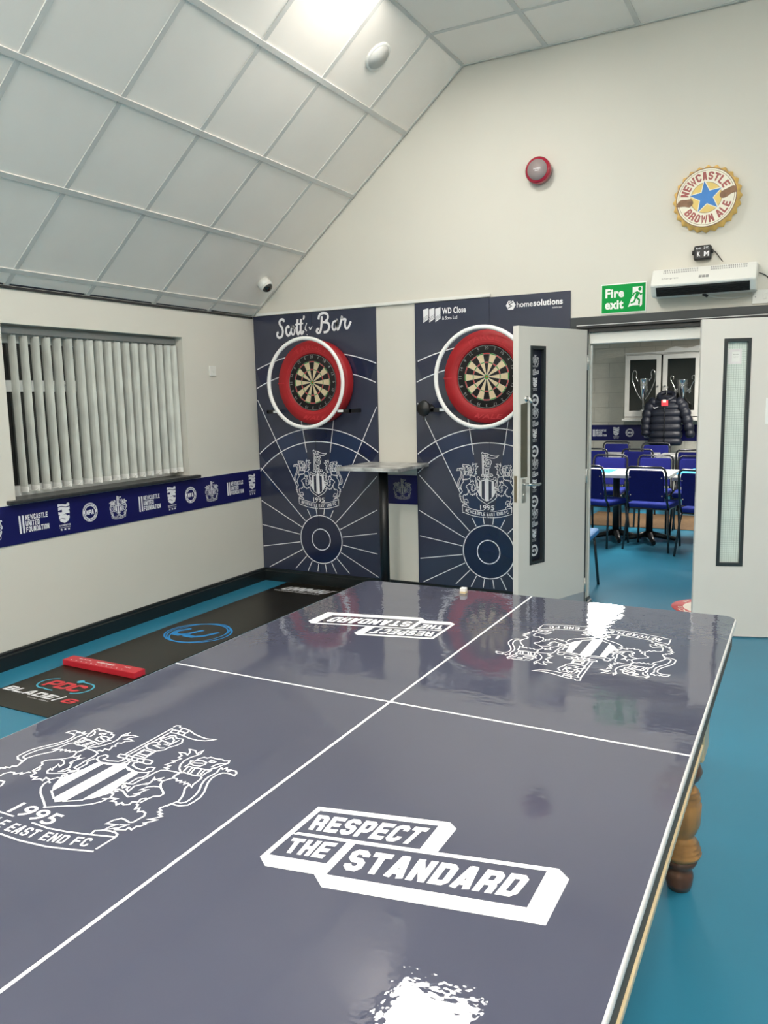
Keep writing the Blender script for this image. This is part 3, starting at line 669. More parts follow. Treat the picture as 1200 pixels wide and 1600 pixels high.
# ================================================================ dartboards
NUMS = [20, 1, 18, 4, 13, 6, 10, 15, 2, 17, 3, 19, 7, 16, 8, 11, 14, 9, 12, 5]
def ringz(prof, n=64):      # lathe about the wall normal (local -y is out of the wall)
    return MB().lathe(prof, n, lambda x, y, z: (x, -z, y))
def dartboard(cx, cz, label, slabel, rlabel):
    su = empty('board_surround', (cx, -.0145, cz), label=slabel, cat='dartboard surround', group=None)
    ringz([(.229, 0), (.338, 0), (.340, .02), (.336, .075), (.328, .088), (.235, .090), (.229, .086), (.229, 0.0)]).build('foam_ring', 'red', su)
    a = Art(); a.bend('TARGET', 0, 0, .262, -33, 33, .042, .01)
    a.ring(0, 0, .252, .004, 60)
    a.build('relief_lettering', 'red_print', su, lambda x, z: (x, -.0905, z))
    a = Art(); a.fill([(-.10, -.29), (-.07, -.262), (-.06, -.262), (-.05, -.275), (-.08, -.29)]); a.text('VALE', -.09, -.300, .2, .032, .02, .5); a.fill([(-.335, .004), (-.27, .004), (-.27, -.004), (-.335, -.004)])
    a.build('relief_lettering', 'red_print', su, lambda x, z: (x, -.0905, z))
    b = empty('dartboard', (cx, -.0146, cz), label=label, cat='dartboard')
    ringz([(.0, 0), (.2265, 0), (.2265, .078), (.222, .083), (0, .083)]).build('board_body', 'sisal_black', b)
    y0 = -.0836
    wr = Art()
    def seg(mt, r0, r1, k, n=3):
        a0, a1 = 90 - 18 * k + 9, 90 - 18 * k - 9; q0 = arc(0, 0, r0, a0, a1, n); q1 = arc(0, 0, r1, a0, a1, n)
        Art().fill(q0 + q1[::-1]).build('board_segment', mt, b, lambda x, z: (x, y0, z))
    for k in range(20):
        if k % 2: seg('cream', .016, .099, k); seg('cream', .107, .162, k)
        s_ = 'sisal_green' if k % 2 else 'sisal_red'; seg(s_, .099, .107, k); seg(s_, .162, .170, k)
    Art().disc(0, 0, .016).build('outer_bull', 'sisal_green', b, lambda x, z: (x, y0, z))
    rd = Art(); rd.disc(0, 0, .0065); rd.build('bullseye', 'sisal_red', b, lambda x, z: (x, y0 - .0006, z))
    for r_ in (.016, .099, .107, .162, .170): wr.ring(0, 0, r_, .0012, 60)
    for k in range(20):
        th = R(9 + 18 * k); wr.stroke([(.016 * math.cos(th), .016 * math.sin(th)), (.17 * math.cos(th), .17 * math.sin(th))], .0012)
    wr.build('spider_wire', 'wire', b, lambda x, z: (x, y0 - .0009, z))
    nu = Art(); nu.ring(0, 0, .222, .0022, 64)
    for k, v in enumerate(NUMS):
        th = R(90 - 18 * k); t, f, asp = text_geo(str(v), 0); h = .022; w_ = h * asp
        c_, s_ = math.cos(th), math.sin(th)
        # numbers stand on the ring, upright at the top and turned along it
        up = (c_, s_); rt = (s_, -c_); m = .194
        nu.add([(c_ * 0 + up[0] * (m + (p[1]) * h) + rt[0] * (p[0] - .5) * w_, up[1] * (m + p[1] * h) + rt[1] * (p[0] - .5) * w_) for p in t], f)
    nu.build('number_ring', 'number', b, lambda x, z: (x, y0 - .0012, z))
    rg = empty('ring_light', (cx + .0, -.0145, cz - .006), label=rlabel, cat='ring light')
    o = MB(); n = 72; v = []
    prof = [(.340, -.182), (.362, -.182), (.367, -.192), (.363, -.203), (.341, -.203), (.336, -.192)]
    ringz([(r_, -y_) for r_, y_ in prof + prof[:1]], 72).build('light_ring', 'halo', rg)
    for s in (-1, 1):       # two arms reaching round the surround, held by clips
        ax = s * .30; az = -.225
        box('support_arm', 'black', min(ax * .93, s * .40), max(ax * .93, s * .40), -.17, -.155, az - .015, az + .015, rg)
        box('wall_arm', 'black', min(s * .385, s * .40), max(s * .385, s * .40), -.17, 0, az - .015, az + .015, rg)
        box('arm_label', 'halo', min(s * .285, s * .335), max(s * .285, s * .335), -.1745, -.1702, az - .008, az + .010, rg)
    return b
dartboard(.633, 1.708, 'round dartboard in the room corner under the bar lettering', 'red round surround of the dartboard under the bar lettering', 'thin white ring hoop round the dartboard under the bar lettering')
dartboard(2.130, 1.706, 'round dartboard beside the open grey door', 'red round surround of the dartboard beside the doors', 'thin white ring hoop in front of the dartboard beside the doors')
# camera arm left of the right board
t = empty('dart_camera', (1.645, -.013, 1.487), label='small black bracket gadget on the navy sponsor panel', cat='camera')
MB().lathe([(.0, .0), (.045, .0), (.055, .015), (.050, .03), (.0, .034)], 20, lambda x, y, z: (x, -z - .11, y * 1.1)).build('camera_head', 'black', t)
MB().tube([(.0, -.11, 0), (.0, -.02, 0), (.0, 0, 0)], [.012, .012, .03], 10).build('wall_arm', 'black', t)
MB().tube([(.0, -.13, -.05), (.005, -.13, -.085)], .006, 8).build('lens_peg', 'black', t)
MB().tube([(.03, -.12, 0.0), (.085, -.12, .005)], .009, 8).build('side_arm', 'black', t)

# ================================================================ wall fittings
def wall_round(): pass
al = empty('fire_alarm_sounder', (2.49, 0, 3.083), label='round red alarm sounder high on the back wall', cat='alarm')
MB().lathe([(.085, .0), (.085, .02), (.088, .025), (.088, .062), (.080, .072), (.0, .074)], 40, lambda x, y, z: (x, -z, y)).build('housing', 'red_gloss', al)
MB().lathe([(.0, .0), (.068, .0), (.068, .003), (.0, .004)], 36, lambda x, y, z: (x, -z - .074, y)).build('grille_plate', 'alarm_grey', al)
a = Art(); a.text('HAES', -.024, .002, .048, .011, .01); a.stroke([(-.016, -.006), (.016, -.006)], .003)
a.build('maker_mark', 'white_print', al, lambda x, z: (x, -.0788, z))

cp = empty('bottle_cap_sign', (3.569, 0, 2.762), label='large gold bottle cap wall sign with a blue star', cat='sign')
n = 96; prof = [(.205, 0.004), (.205, .010), (.198, .020), (.182, .052), (.176, .058), (.0, .060)]
v = []; f = []
for i, (r_, z) in enumerate(prof):
    for k in range(n):
        th = 2 * PI * k / n; fl_ = (.5 + .5 * math.cos(24 * th)) if i < 4 else 0
        rr = r_ - .016 * (1 - fl_) * (1 if i < 3 else .25) * (1 if i < 4 else 0); v.append((rr * math.cos(th), -z, rr * math.sin(th)))
for i in range(len(prof) - 1):
    for k in range(n): f.append((i * n + k, i * n + (k + 1) % n, (i + 1) * n + (k + 1) % n, (i + 1) * n + k))
MB().add(v, f, True).build('crimped_cap', 'gold', cp)
L1 = lambda d: (lambda x, z: (x, -.0606 - d, z))
a = Art(); a.ring(0, 0, .128, .094, 72); a.build('cream_face', 'cap_cream', cp, L1(0))
a = Art(); a.disc(0, 0, .092, 48); a.build('gold_face', 'cap_gold', cp, L1(.0003))
a = Art(); a.ring(0, 0, .091, .0025, 60); a.ring(0, 0, .162, .0022, 72); a.ring(0, 0, .1745, .0055, 72)
a.build('ring_lines', 'cap_brown', cp, L1(.0006))
TL = R(8)
def star(r, k=.40, off=0): return [(r * (1 if i % 2 == 0 else k) * math.sin(i * PI / 5 + off), r * (1 if i % 2 == 0 else k) * math.cos(i * PI / 5 + off)) for i in range(10)]
a = Art(); a.put(Art().fill(star(.112)), 0, .004, 1, TL); a.build('star_border', 'cap_cream', cp, L1(.0008))
a = Art(); a.put(Art().fill(star(.097, .40)), 0, .004, 1, TL); a.build('star', 'cap_blue', cp, L1(.0012))
a = Art(); q = Art(); bbend(q, 'NEWCASTLE', 0, 0, .105, -74, 74, .048, t=.21, gap=.12); bbend(q, 'BROWN ALE', 0, 0, .153, -66, 66, .048, True, t=.21, gap=.12); a.put(q, 0, 0, 1, TL)
a.build('cap_lettering', 'cap_red', cp, L1(.0008))
a = Art(); q = Art()
q.fill(spline([(-.176, .0), (-.150, .022), (-.115, .016), (-.085, .012), (-.078, -.014), (-.100, -.034), (-.130, -.022), (-.174, -.014)], 4, True))
q.fill(spline([(.176, .012), (.160, .028), (.125, .022), (.090, .012), (.078, -.006), (.086, -.026), (.115, -.028), (.145, -.014), (.176, -.012)], 4, True))
a.put(q, 0, 0, 1, TL); a.build('thumb_print', 'cap_brown', cp, L1(.0016))

sg = empty('fire_exit_sign', (3.066, 0, 2.196), label='green fire exit sign above the door frame', cat='sign')
box('sign_plate', 'sign_white', -.149, .149, -.006, -.0005, -.098, .098, sg, .002)
box('green_face', 'green', -.142, .142, -.0072, -.006, -.091, .091, sg)
a = Art(); a.text('Fire', -.118, .006, .122, .060, .042); a.text('exit', -.120, -.068, .122, .058, .042)
# doorway with running figure
a.fill([(.060, .068), (.122, .068), (.122, -.050), (.108, -.064), (.108, -.052), (.060, -.052)])
a.fill([(.060, .010), (.060, -.052), (.030, -.060), (.040, -.040), (.048, -.012)])
a.build('sign_lettering', 'sign_white', sg, lambda x, z: (x, -.0078, z))
a = Art(); a.disc(.106, .052, .011, 16); a.stroke([(.096, .032), (.080, -.006)], .020); a.stroke([(.094, .036), (.070, .026), (.062, .006)], .009); a.stroke([(.098, .034), (.112, .016), (.122, .022)], .008)
a.stroke([(.084, -.002), (.104, -.018), (.102, -.048)], .011); a.stroke([(.080, -.004), (.070, -.030), (.048, -.036)], .010)
a.build('figure_print', 'green', sg, lambda x, z: (x, -.0084, z))

# air curtain heater
ah = empty('air_curtain_heater', (3.575, 0, 2.26), label='long white over-door heater with a black outlet', cat='heater')
prof = [(0, .085), (-.125, .080), (-.198, -.020), (-.198, -.030), (-.190, -.036), (-.150, -.088), (-.03, -.088), (0, -.06)]
m = MB(); X0, X1 = -.305, .305; k = len(prof)
m.add([(X0, y, z) for y, z in prof] + [(X1, y, z) for y, z in prof], [(i, (i + 1) % k, k + (i + 1) % k, k + i) for i in range(k)] + [tuple(range(k)), tuple(range(2 * k - 1, k - 1, -1))])
m.build('heater_body', 'pvc', ah, .008, 2)
def on_prof(i, t, d): # point on profile edge i with outward offset
    (y0, z0), (y1, z1) = prof[i], prof[i + 1]; dy, dz = y1 - y0, z1 - z0; l = math.hypot(dy, dz); ny, nz = (dz / l, -dy / l)
    if ny > 0: ny, nz = -ny, -nz
    return (y0 + dy * t + ny * d, z0 + dz * t + nz * d)
def strip(name, material, x0, x1, i, t0, t1, d0, d1, par):
    p = [on_prof(i, t0, d0), on_prof(i, t1, d0), on_prof(i, t1, d1), on_prof(i, t0, d1)]
    return MB().add([(x0, y, z) for y, z in p] + [(x1, y, z) for y, z in p], [(0, 1, 2, 3), (7, 6, 5, 4), (0, 4, 5, 1), (1, 5, 6, 2), (2, 6, 7, 3), (3, 7, 4, 0)]).build(name, material, par)
og = strip('outlet_grille', 'black', -.272, .272, 4, .02, .98, -.002, .004, ah)
for q in range(5): strip('grille_louvre', 'black_matte', -.265, .265, 4, .12 + q * .18, .18 + q * .18, .004, .010, og)
for row in range(2):
    for xs in (-.235, .045):
        for q in range(20): strip('vent_slot', 'tone', xs + q * .0105, xs + q * .0105 + .005, 1, .06 + row * .14, .16 + row * .14, -.001, .0008, ah)
for q in range(3): strip('rocker_switch', 'tone', -.02 + q * .02, -.003 + q * .02, 1, .60, .74, -.001, .004, ah)
a = Art(); a.text('Dimplex', -.24, .0, .10, .018, .01); 
def onf(x, z): y_, z_ = on_prof(1, .72 - z * 8, .001); return (x, y_, z_)
a.build('maker_lettering', 'tone', ah, onf)
MB().tube([(.0, -.12, -.088), (.03, -.12, -.105), (.0, -.11, -.088)][:2], .009, 8).build('thermostat_knob', 'black', ah)
cb = MB().tube(spline([(3.60, -.08, 2.165), (3.66, -.05, 2.15), (3.74, -.03, 2.145), (3.80, -.02, 2.150), (3.855, -.01, 2.158)], 5), .0035, 6).build('heater_cable', 'pvc')
tag(cb, 'thin white cable sagging from the heater to the switch plate', 'cable')
cb = MB().tube(spline([(3.885, -.02, 2.285), (3.92, -.006, 2.27), (3.95, -.006, 2.235), (3.955, -.006, 2.19)], 5), .003, 6).build('power_cable', 'black')
tag(cb, 'thin dark cable right of the heater running down to the switch', 'cable')
# black sensor box above the heater
sb = empty('sensor_box', (3.556, 0, 2.435), label='small black box with white symbols above the heater', cat='box')
box('box_body', 'black', -.052, .052, -.05, -.001, -.045, .045, sb, .012, 3)
for s in (-1, 1): MB().tube([(s * .05, -.03, .005), (s * .062, -.03, .005)], .014, 10).build('side_cap', 'black', sb)
a = Art(); a.text('9:41', -.038, .020, .030, .012, .02); a.text('21C', .008, .022, .030, .012, .02); a.text('K', -.030, -.022, .018, .028, .05); a.text('M', .010, -.024, .030, .030, .05)
a.build('symbol_print', 'white_print', sb, lambda x, z: (x, -.0512, z))
cb = MB().tube(spline([(3.605, -.02, 2.445), (3.625, -.008, 2.44), (3.655, -.008, 2.40), (3.675, -.03, 2.372)], 5), .003, 6).build('sensor_cable', 'black')
tag(cb, 'short dark cable from the black box down behind the heater', 'cable')
sw = empty('double_switch', (3.925, 0, 2.142), label='white double switch plate above the door with wired glass', cat='switch')
box('switch_plate', 'pvc', -.074, .074, -.010, -.0005, -.043, .043, sw, .003)
for s in (0, 1): box('rocker', 'pvc', -.012 + .045 * s, .008 + .045 * s, -.017, -.010, -.016, .016, sw, .002)
for x in (-.055, .03): MB().tube([(x, -.009, .0), (x, -.012, .0)], .004, 8).build('screw', 'tone', sw)

# smoke detector and dome camera on the slope
def slope_frame(s, y):
    o = Vector(slope_pt(s, y)); ex = Vector((0, 1, 0)); nn = Vector((sn, 0, -cs)); ez = ex.cross(nn)
    return lambda a_, b_, c_: tuple(ex * a_ + ez * b_ + nn * c_), tuple(o)
fr, o_ = slope_frame(2.216, -.868)
sd = empty('ceiling_speaker', o_, label='round white disc fitting on the sloping ceiling', cat='ceiling fitting')
MB().lathe([(.095, .0), (.095, .006), (.088, .011), (.078, .012)], 40, fr).build('bezel', 'white', sd)
MB().lathe([(.079, .008), (.079, .012), (.0, .014)], 40, fr).build('grille', 'grid', sd)
fr, o_ = slope_frame(.372, -.235)
cc = empty('dome_camera', o_, label='small white dome camera low on the sloping ceiling', cat='camera')
MB().lathe([(.055, .0), (.055, .035), (.050, .050), (.046, .052)], 28, fr).build('camera_base', 'white', cc)
MB().lathe([(.044, .045), (.044, .060), (.036, .078), (.020, .090), (.0, .094)], 28, fr).build('dome', 'cctv_glass', cc)
MB().lathe([(.047, .050), (.049, .062), (.044, .064)], 28, fr).build('dome_collar', 'white', cc)
# lamps; the dropped glowing boxes are unseen, added to light the room
def panel_light(x, y, wts, sx, sy, z=ZR, i=0, label=''):
    t = empty('ceiling_light', (x, y, z), label=label, cat='ceiling light')
    MB().slab([[(-sx / 2 - .012, -sy / 2 - .012), (sx / 2 + .012, -sy / 2 - .012), (sx / 2 - .01, -sy / 2 + .01), (-sx / 2 + .01, -sy / 2 + .01)],
               [(sx / 2 + .012, -sy / 2 - .012), (sx / 2 + .012, sy / 2 + .012), (sx / 2 - .01, sy / 2 - .01), (sx / 2 - .01, -sy / 2 + .01)],
               [(sx / 2 + .012, sy / 2 + .012), (-sx / 2 - .012, sy / 2 + .012), (-sx / 2 + .01, sy / 2 - .01), (sx / 2 - .01, sy / 2 - .01)],
               [(-sx / 2 - .012, sy / 2 + .012), (-sx / 2 - .012, -sy / 2 - .012), (-sx / 2 + .01, -sy / 2 + .01), (-sx / 2 + .01, sy / 2 - .01)]],
              lambda a_, b_, t_: (a_, b_, t_), -.012, .012).build('frame', 'white', t)
    if z == ZR and i:
        box('diffuser', lamp_mat('added glow box', wts / (PI * sx * sy)), -sx / 2 + .01, sx / 2 - .01, -sy / 2 + .01, sy / 2 - .01, -.075, -.004, t, .006)  # out-of-view box, made deep so its glowing sides brighten the sloping tiles
        return
    box('diffuser', LM, -sx / 2 + .01, sx / 2 - .01, -sy / 2 + .01, sy / 2 - .01, -.002, .008, t)
    ld = bpy.data.lights.new('panel_glow', 'AREA'); ld.shape = 'RECTANGLE'; ld.size = sx - .03; ld.size_y = sy - .03; ld.energy = wts; ld.color = LCOL
    lo = bpy.data.objects.new('panel_glow', ld); col.objects.link(lo); lo.parent = t; lo.location = (0, 0, -.006)
LM = lamp_mat('lamp diffuser', 8)
LL = ['square ceiling light nearest the sloping tiles and dart wall', 'added unseen ceiling light on the right, nearest the door wall', 'added unseen ceiling light over the left of the table',
      'added unseen ceiling light over the right behind the camera', 'added unseen ceiling light at the far left end behind the camera', 'added unseen ceiling light at the far right end behind the camera']
for i, a_ in enumerate(LIGHTS): panel_light(*a_, i=i, label=LL[i])

# ================================================================ games table
TX, TY, TZ = 3.2466, -3.7842, .764
HW, HL = .7625, 1.2451
tb = empty('games_table', (TX, TY, 0), label='large navy games table with white court lines and club crests', cat='table')
def rrect(hx, hy, r, n=6):
    out = []
    for cx, cy, a0 in ((hx - r, hy - r, 0), (-hx + r, hy - r, 90), (-hx + r, -hy + r, 180), (hx - r, -hy + r, 270)):
        out += arc(cx, cy, r, a0, a0 + 90, n)
    return out
o = rrect(HW - .006, HL - .006, .045)
MB().slab([o], lambda a, b, t: (a, b, t), TZ - .022, TZ).build('table_top', 'table', tb)
# rounded silver edge trim
m = MB(); prof = [(-.0005, .0), (.003, -.001), (.005, -.004), (.006, -.010), (.005, -.016), (.0, -.0205), (-.02, -.0205)]
k = len(prof); v = []; ring_n = len(o)
for d, z in prof: v += [(p[0], p[1], TZ + z) for p in rrect(HW - .006 + d + .0, HL - .006 + d, .045 + d)]
m.add(v, [(i * ring_n + j, i * ring_n + (j + 1) % ring_n, (i + 1) * ring_n + (j + 1) % ring_n, (i + 1) * ring_n + j) for i in range(k - 1) for j in range(ring_n)], True)
m.build('edge_trim', 'silver', tb)
MB().slab([rrect(HW - .012, HL - .012, .04)], lambda a, b, t: (a, b, t), .666, TZ - .0225).build('cushion_frame', 'cushion', tb)
box('side_rail', 'pine_pale', .735, .7555, -1.16, .30, .650, .6655, tb, .002)
box('side_rail', 'pine_pale', -.7555, -.735, -1.16, .30, .650, .6655, tb, .002)
box('apron', 'pine_pale', -.60, .60, -1.10, 1.10, .50, .6655, tb, .006)
def leg(x, y):
    l = box('leg', 'pine_pale', x - .067, x + .067, y - .067, y + .067, .459, .6655, tb, .008)
    c_ = lambda a, b, z: (x + a, y + b, z)
    MB().lathe([(.040, .46), (.034, .440), (.036, .432), (.052, .420), (.059, .400), (.052, .378), (.038, .362), (.036, .352)], 28, c_).build('turned_neck', 'pine_dark', l)
    MB().lathe([(.036, .353), (.042, .345), (.050, .336), (.045, .331), (.054, .325), (.049, .321), (.057, .312), (.053, .304), (.060, .292), (.059, .260), (.057, .225), (.048, .200), (.040, .186),
                (.040, .180), (.050, .170), (.046, .164), (.057, .157), (.052, .150), (.062, .143), (.057, .136), (.065, .129), (.061, .118), (.052, .108)], 28, c_).build('turned_shaft', 'pine', l)
    MB().lathe([(.052, .108), (.053, .098), (.047, .086), (.036, .074), (.035, .068), (.040, .060), (.043, .045), (.040, .02), (.034, .0), (.0, .0)], 28, c_).build('turned_foot', 'pine_dark', l)
for x in (-.655, .658):
    for y in (-.72, .704): leg(x, y)
# printed court and artwork
lw = .0075; a = Art()
a.stroke([(-HW + .006, 0), (HW - .006, 0)], lw); a.stroke([(0, -HL + .006), (0, HL - .006)], lw)
for rot in (0, PI):
    q = Art(); q.put(CREST_T, 2.8725 - TX, -4.65 - TY, .0005); q.put(RESP, 3.63 - TX, -4.42 - TY, .001)
    a.put(q, 0, 0, 1, rot)
a.build('court_print', 'table_white', tb, lambda x, y: (x, y, TZ + .0006))
ck = box('chalk_cube', 'paper', 2.962, 2.986, -2.617, -2.593, TZ, TZ + .024, bevel=.002)
tag(ck, 'small white chalk cube on the far edge of the games table', 'cube')
box('label_wrap', 'pine_pale', 2.9615, 2.9865, -2.6175, -2.5925, TZ + .001, TZ + .010, ck)

# ================================================================ dart mat and oche
dm = box('dart_mat', 'mat', .262, .862, -3.006, -.024, .0003, .004)
tag(dm, 'long black rubber throw mat on the teal floor', 'mat')
fm = lambda x, y: (x, y, .0046)
a = Art(); btext(a, 'UNNMAU', .350, -.270, .43, .115, shear=.35, t=.23, gap=.06, wd=.75); a.stroke([(.80, -.165), (.850, -.165)], .012); a.text('THE POWER BEHIND DARTS', .315, -.315, .45, .022, .02)
a.build('mat_lettering', 'white_print', dm, fm)
a = Art()
def ell(cx, cy, rx, ry, rot, w):
    n = 48; a.stroke([(cx + rx * math.cos(2 * PI * i / n) * math.cos(rot) - ry * math.sin(2 * PI * i / n) * math.sin(rot), cy + rx * math.cos(2 * PI * i / n) * math.sin(rot) + ry * math.sin(2 * PI * i / n) * math.cos(rot)) for i in range(n)], w, True)
ell(.572, -1.54, .235, .215, 0, .012); ell(.565, -1.54, .205, .205, 0, .009); ell(.58, -1.53, .19, .222, 0, .009)
q = Art().stroke([(-.13, .055), (-.155, -.02), (-.12, -.06), (-.06, -.065), (-.035, -.02), (-.02, .055)], .034).stroke([(-.03, -.03), (-.01, -.062), (.06, -.065), (.10, -.03), (.115, .055)], .034)
a.v += [(.565 + x + y * .35, -1.545 + y * 1.25) for x, y in q.v]; a.f += [tuple(i + len(a.v) - len(q.v) for i in f) for f in q.f]
a.build('round_logo', 'mat_blue', dm, fm)
a = Art(); a.stroke(arc(.46, -2.655, .075, 100, 290, 18), .010); a.stroke(spline([(.485, -2.727), (.52, -2.733), (.56, -2.73)], 4), .010); a.stroke(arc(.68, -2.645, .075, -85, 90, 16), .011); a.stroke([(.68, -2.57), (.60, -2.565)], .011); a.disc(.60, -2.567, .022, 16)
a.build('swirl_logo', 'mat_teal', dm, fm)
a = Art(); btext(a, 'PDC', .43, -2.70, .27, .095, shear=.2, t=.23, wd=.8, gap=.05); a.build('red_lettering', 'mat_red', dm, lambda x, y: (x, y, .0052)); a = Art(); btext(a, '6', .735, -2.835, .085, .060, shear=.3, t=.22, wd=.8)
a.build('red_lettering', 'mat_red', dm, lambda x, y: (x, y, .0052))
a = Art(); btext(a, 'BLADE', .275, -2.835, .385, .060, shear=.3, t=.24, wd=.9); a.stroke([(.685, -2.84), (.715, -2.765)], .014); a.text('DUAL CORE', .52, -2.862, .16, .010, .01)
a.build('white_lettering', 'white_print', dm, fm)
oc = box('oche_block', 'red_oche', .258, .852, -2.405, -2.318, .0045, .040, bevel=.003)
tag(oc, 'red raised throw line block lying across the black mat', 'oche')
a = Art(); a.text('winmau', .49, -2.362, .15, .022, .045, .2); a.text('BLADE', .345, -2.355, .10, .010, .04); a.text('PDC', .72, -2.355, .05, .012, .03)
for i in range(11): a.disc(.315 + i * .042, -2.385, .0055, 5)
a.build('oche_print', 'sign_white', oc, lambda x, y: (x, y, .0408))

# ================================================================ tall bar table
bt = empty('bar_table', (1.365, -.285, 0), label='tall square marble-topped bar table with a black column between the dart panels', cat='table')
box('table_top', 'marble', -.262, .262, -.255, .262, 1.040, 1.068, bt, .004)
box('top_plate', 'black', -.12, .12, -.12, .12, 1.030, 1.040, bt)
MB().tube([(0, 0, .02), (0, 0, 1.032)], .036, 20).build('column', 'black', bt)
MB().lathe([(.21, 0), (.21, .008), (.05, .022), (.036, .03)], 36).build('base', 'black', bt)

# ================================================================ doors
def door(name, hinge, free, width, hole, zt):
    d = Vector((free[0] - hinge[0], free[1] - hinge[1], 0)).normalized()
    a0, a1, z0, z1 = hole; U0, Zb = .004, .008
    o = MB().slab([[(U0, Zb), (width, Zb), (a1, z0), (a0, z0)], [(width, Zb), (width, zt), (a1, z1), (a1, z0)], [(width, zt), (U0, zt), (a0, z1), (a1, z1)], [(U0, zt), (U0, Zb), (a0, z0), (a0, z1)]],
                  lambda a, b, t: (a, t, b), -.044, 0).build(name, 'door', bevel=.002)
    o.location = (hinge[0], hinge[1] - .0, 0); o.rotation_euler = (0, 0, math.atan2(d.y, d.x))
    struct(o)
    fr_, = [MB().slab([[(a0, z0), (a1, z0), (a1 - .02, z0 + .022), (a0 + .02, z0 + .022)], [(a1, z0), (a1, z1), (a1 - .02, z1 - .022), (a1 - .02, z0 + .022)],
              [(a1, z1), (a0, z1), (a0 + .02, z1 - .022), (a1 - .02, z1 - .022)], [(a0, z1), (a0, z0), (a0 + .02, z0 + .022), (a0 + .02, z1 - .022)]], lambda a, b, t: (a, t, b), -.048, .004).build('glazing_frame', 'anthracite', o, .002)]
    return o
d1 = door('door_1', (DX0 - .002, -.028), (2.573, -.708), .729, (.458, .612, .455, 1.88), 2.0)
box('dark_pane', 'anthracite', .476, .594, -.030, -.024, .476, 1.860, d1)
film = box('film_strip', 'navy_film', .477, .593, -.024, -.0225, .476, 1.860, d1)
ff = lambda x, z: (.538 - x, -.0221, z)
a = Art()
for k in range(4):
    zz = -.331 * k
    a.put(CREST_S, 0, 1.752 + zz, .000074); a.put(RESP, .0, 1.715 + zz, .000145); a.put(LION, 0, 1.595 + zz, .085); a.put(NFA, 0, 1.535 + zz, .040)
a.build('logo_print', 'white_print', film, ff)
box('kick_plate', 'kick', .006, .70, 0, .0015, .012, .170, d1)
MB().slab([[(.642, 1.044), (.706, 1.044), (.706, 1.512), (.642, 1.522)]], lambda a, b, t: (a, t, b), 0, .003).build('push_plate', 'bronze', d1, .0005)
hk = MB().tube(spline([(.652, .0, 1.545), (.652, .025, 1.548), (.650, .032, 1.530), (.640, .034, 1.528)], 5), .010, 10).build('pull_knob', 'chrome', d1)
MB().lathe([(.018, 0), (.018, .004), (.0, .005)], 16, lambda x, y, z: (.652 + x, z, 1.545 + y)).build('knob_rose', 'chrome', hk)
lv = box('handle_plate', 'steel', .661, .697, 0, .006, .880, 1.032, d1, .002)
MB().tube(spline([(.679, .006, 1.00), (.679, .050, 1.00), (.668, .058, 1.00), (.60, .058, .995), (.575, .056, 1.0)], 5), .009, 10).build('lever', 'chrome', lv)
MB().tube([(.679, .004, .93), (.679, .011, .93)], .010, 12).build('keyhole', 'chrome', lv)
box('lock_faceplate', 'brass', .729, .7305, -.034, -.010, .885, 1.056, d1)
for z in (.22, 1.0, 1.78): MB().tube([(.0, .004, z - .05), (.0, .004, z + .05)], .006, 8).build('hinge', 'steel', d1)
d2 = door('door_2', (DX1 + .002, -.028), (3.598, -.262), .775, (.484, .642, .466, 1.885), 2.004)
pn = box('wired_pane', 'wired_glass', .502, .624, -.030, -.022, .486, 1.865, d2)
a = Art()
for i in range(9): a.stroke([(.508 + i * .0135, .488), (.508 + i * .0135, 1.862)], .0016)
for i in range(102): a.stroke([(.504, .494 + i * .0135), (.622, .494 + i * .0135)], .0016)
gw = a.build('wire_grid', 'glass_wire', pn, lambda x, z: (x, -.0214, z)); gw['kind'] = 'stuff'
stk = box('window_sticker', 'paper', .534, .612, -.0208, -.0195, 1.730, 1.822, d2)
box('sticker_inset', 'sign_white', .545, .590, -.0194, -.0188, 1.745, 1.805, stk)
a = Art(); a.text('PLEASE', .0, .0, .03, .006, .01); a.text('CLOSE DOOR', .0, -.014, .03, .005, .01)
a.build('sticker_lettering', 'tone', stk, lambda x, z: (.583 - x, -.0184, 1.785 + z))
box('push_sign', 'sign_white', .30, .388, 0, .0015, 1.362, 1.520, d2)
box('strike_plate', 'steel', .775, .7765, -.034, -.010, .935, 1.035, d2)
for z in (.22, 1.0, 1.78): MB().tube([(.0, .004, z - .05), (.0, .004, z + .05)], .006, 8).build('hinge', 'steel', d2)

# ================================================================ room beyond the doors
Y2 = 7.0
wbey = struct(box('wall_far', 'joint', -.3, 6.2, Y2, Y2 + .2, 0, 2.4))
bw, bh = .45, .225
for r_ in range(11):
    z0 = r_ * bh + .004; z1 = min((r_ + 1) * bh - .004, 2.4)
    if z1 - z0 < .02: continue
    for c_ in range(8):
        x0 = .55 + c_ * bw + (bw / 2 if r_ % 2 else 0)
        box('block', 'block', x0 + .004, x0 + bw - .004, Y2 - .005, Y2 + .001, z0, z1, wbey)
struct(box('wall_left', 'block', -.5, -.3, BT, Y2 + .2, 0, 2.4))
struct(box('wall_right', 'block', 6.2, 6.4, BT, Y2 + .2, 0, 2.4))
struct(box('ceiling', 'tile', -.5, 6.4, BT + .001, Y2 + .2, 2.4, 2.5))
struct(box('baseboard_far', 'skirt', -.3, 6.2, Y2 - .022, Y2 - .006, 0, .10))
LL2 = ['oblong ceiling light in the far room near the doors', 'oblong ceiling light deeper in the far room']
for i, (x, y, wts, sx, sy) in enumerate(LIGHTS2): panel_light(x, y, wts, sx, sy, 2.388, label=LL2[i])
b3 = box('wall_band', 'band', .85, 3.6, Y2 - .010, Y2 - .0055, .841, 1.081)
tag(b3, 'navy printed band of white logos on the far room wall', 'banner')
a = Art(); dk = Art()
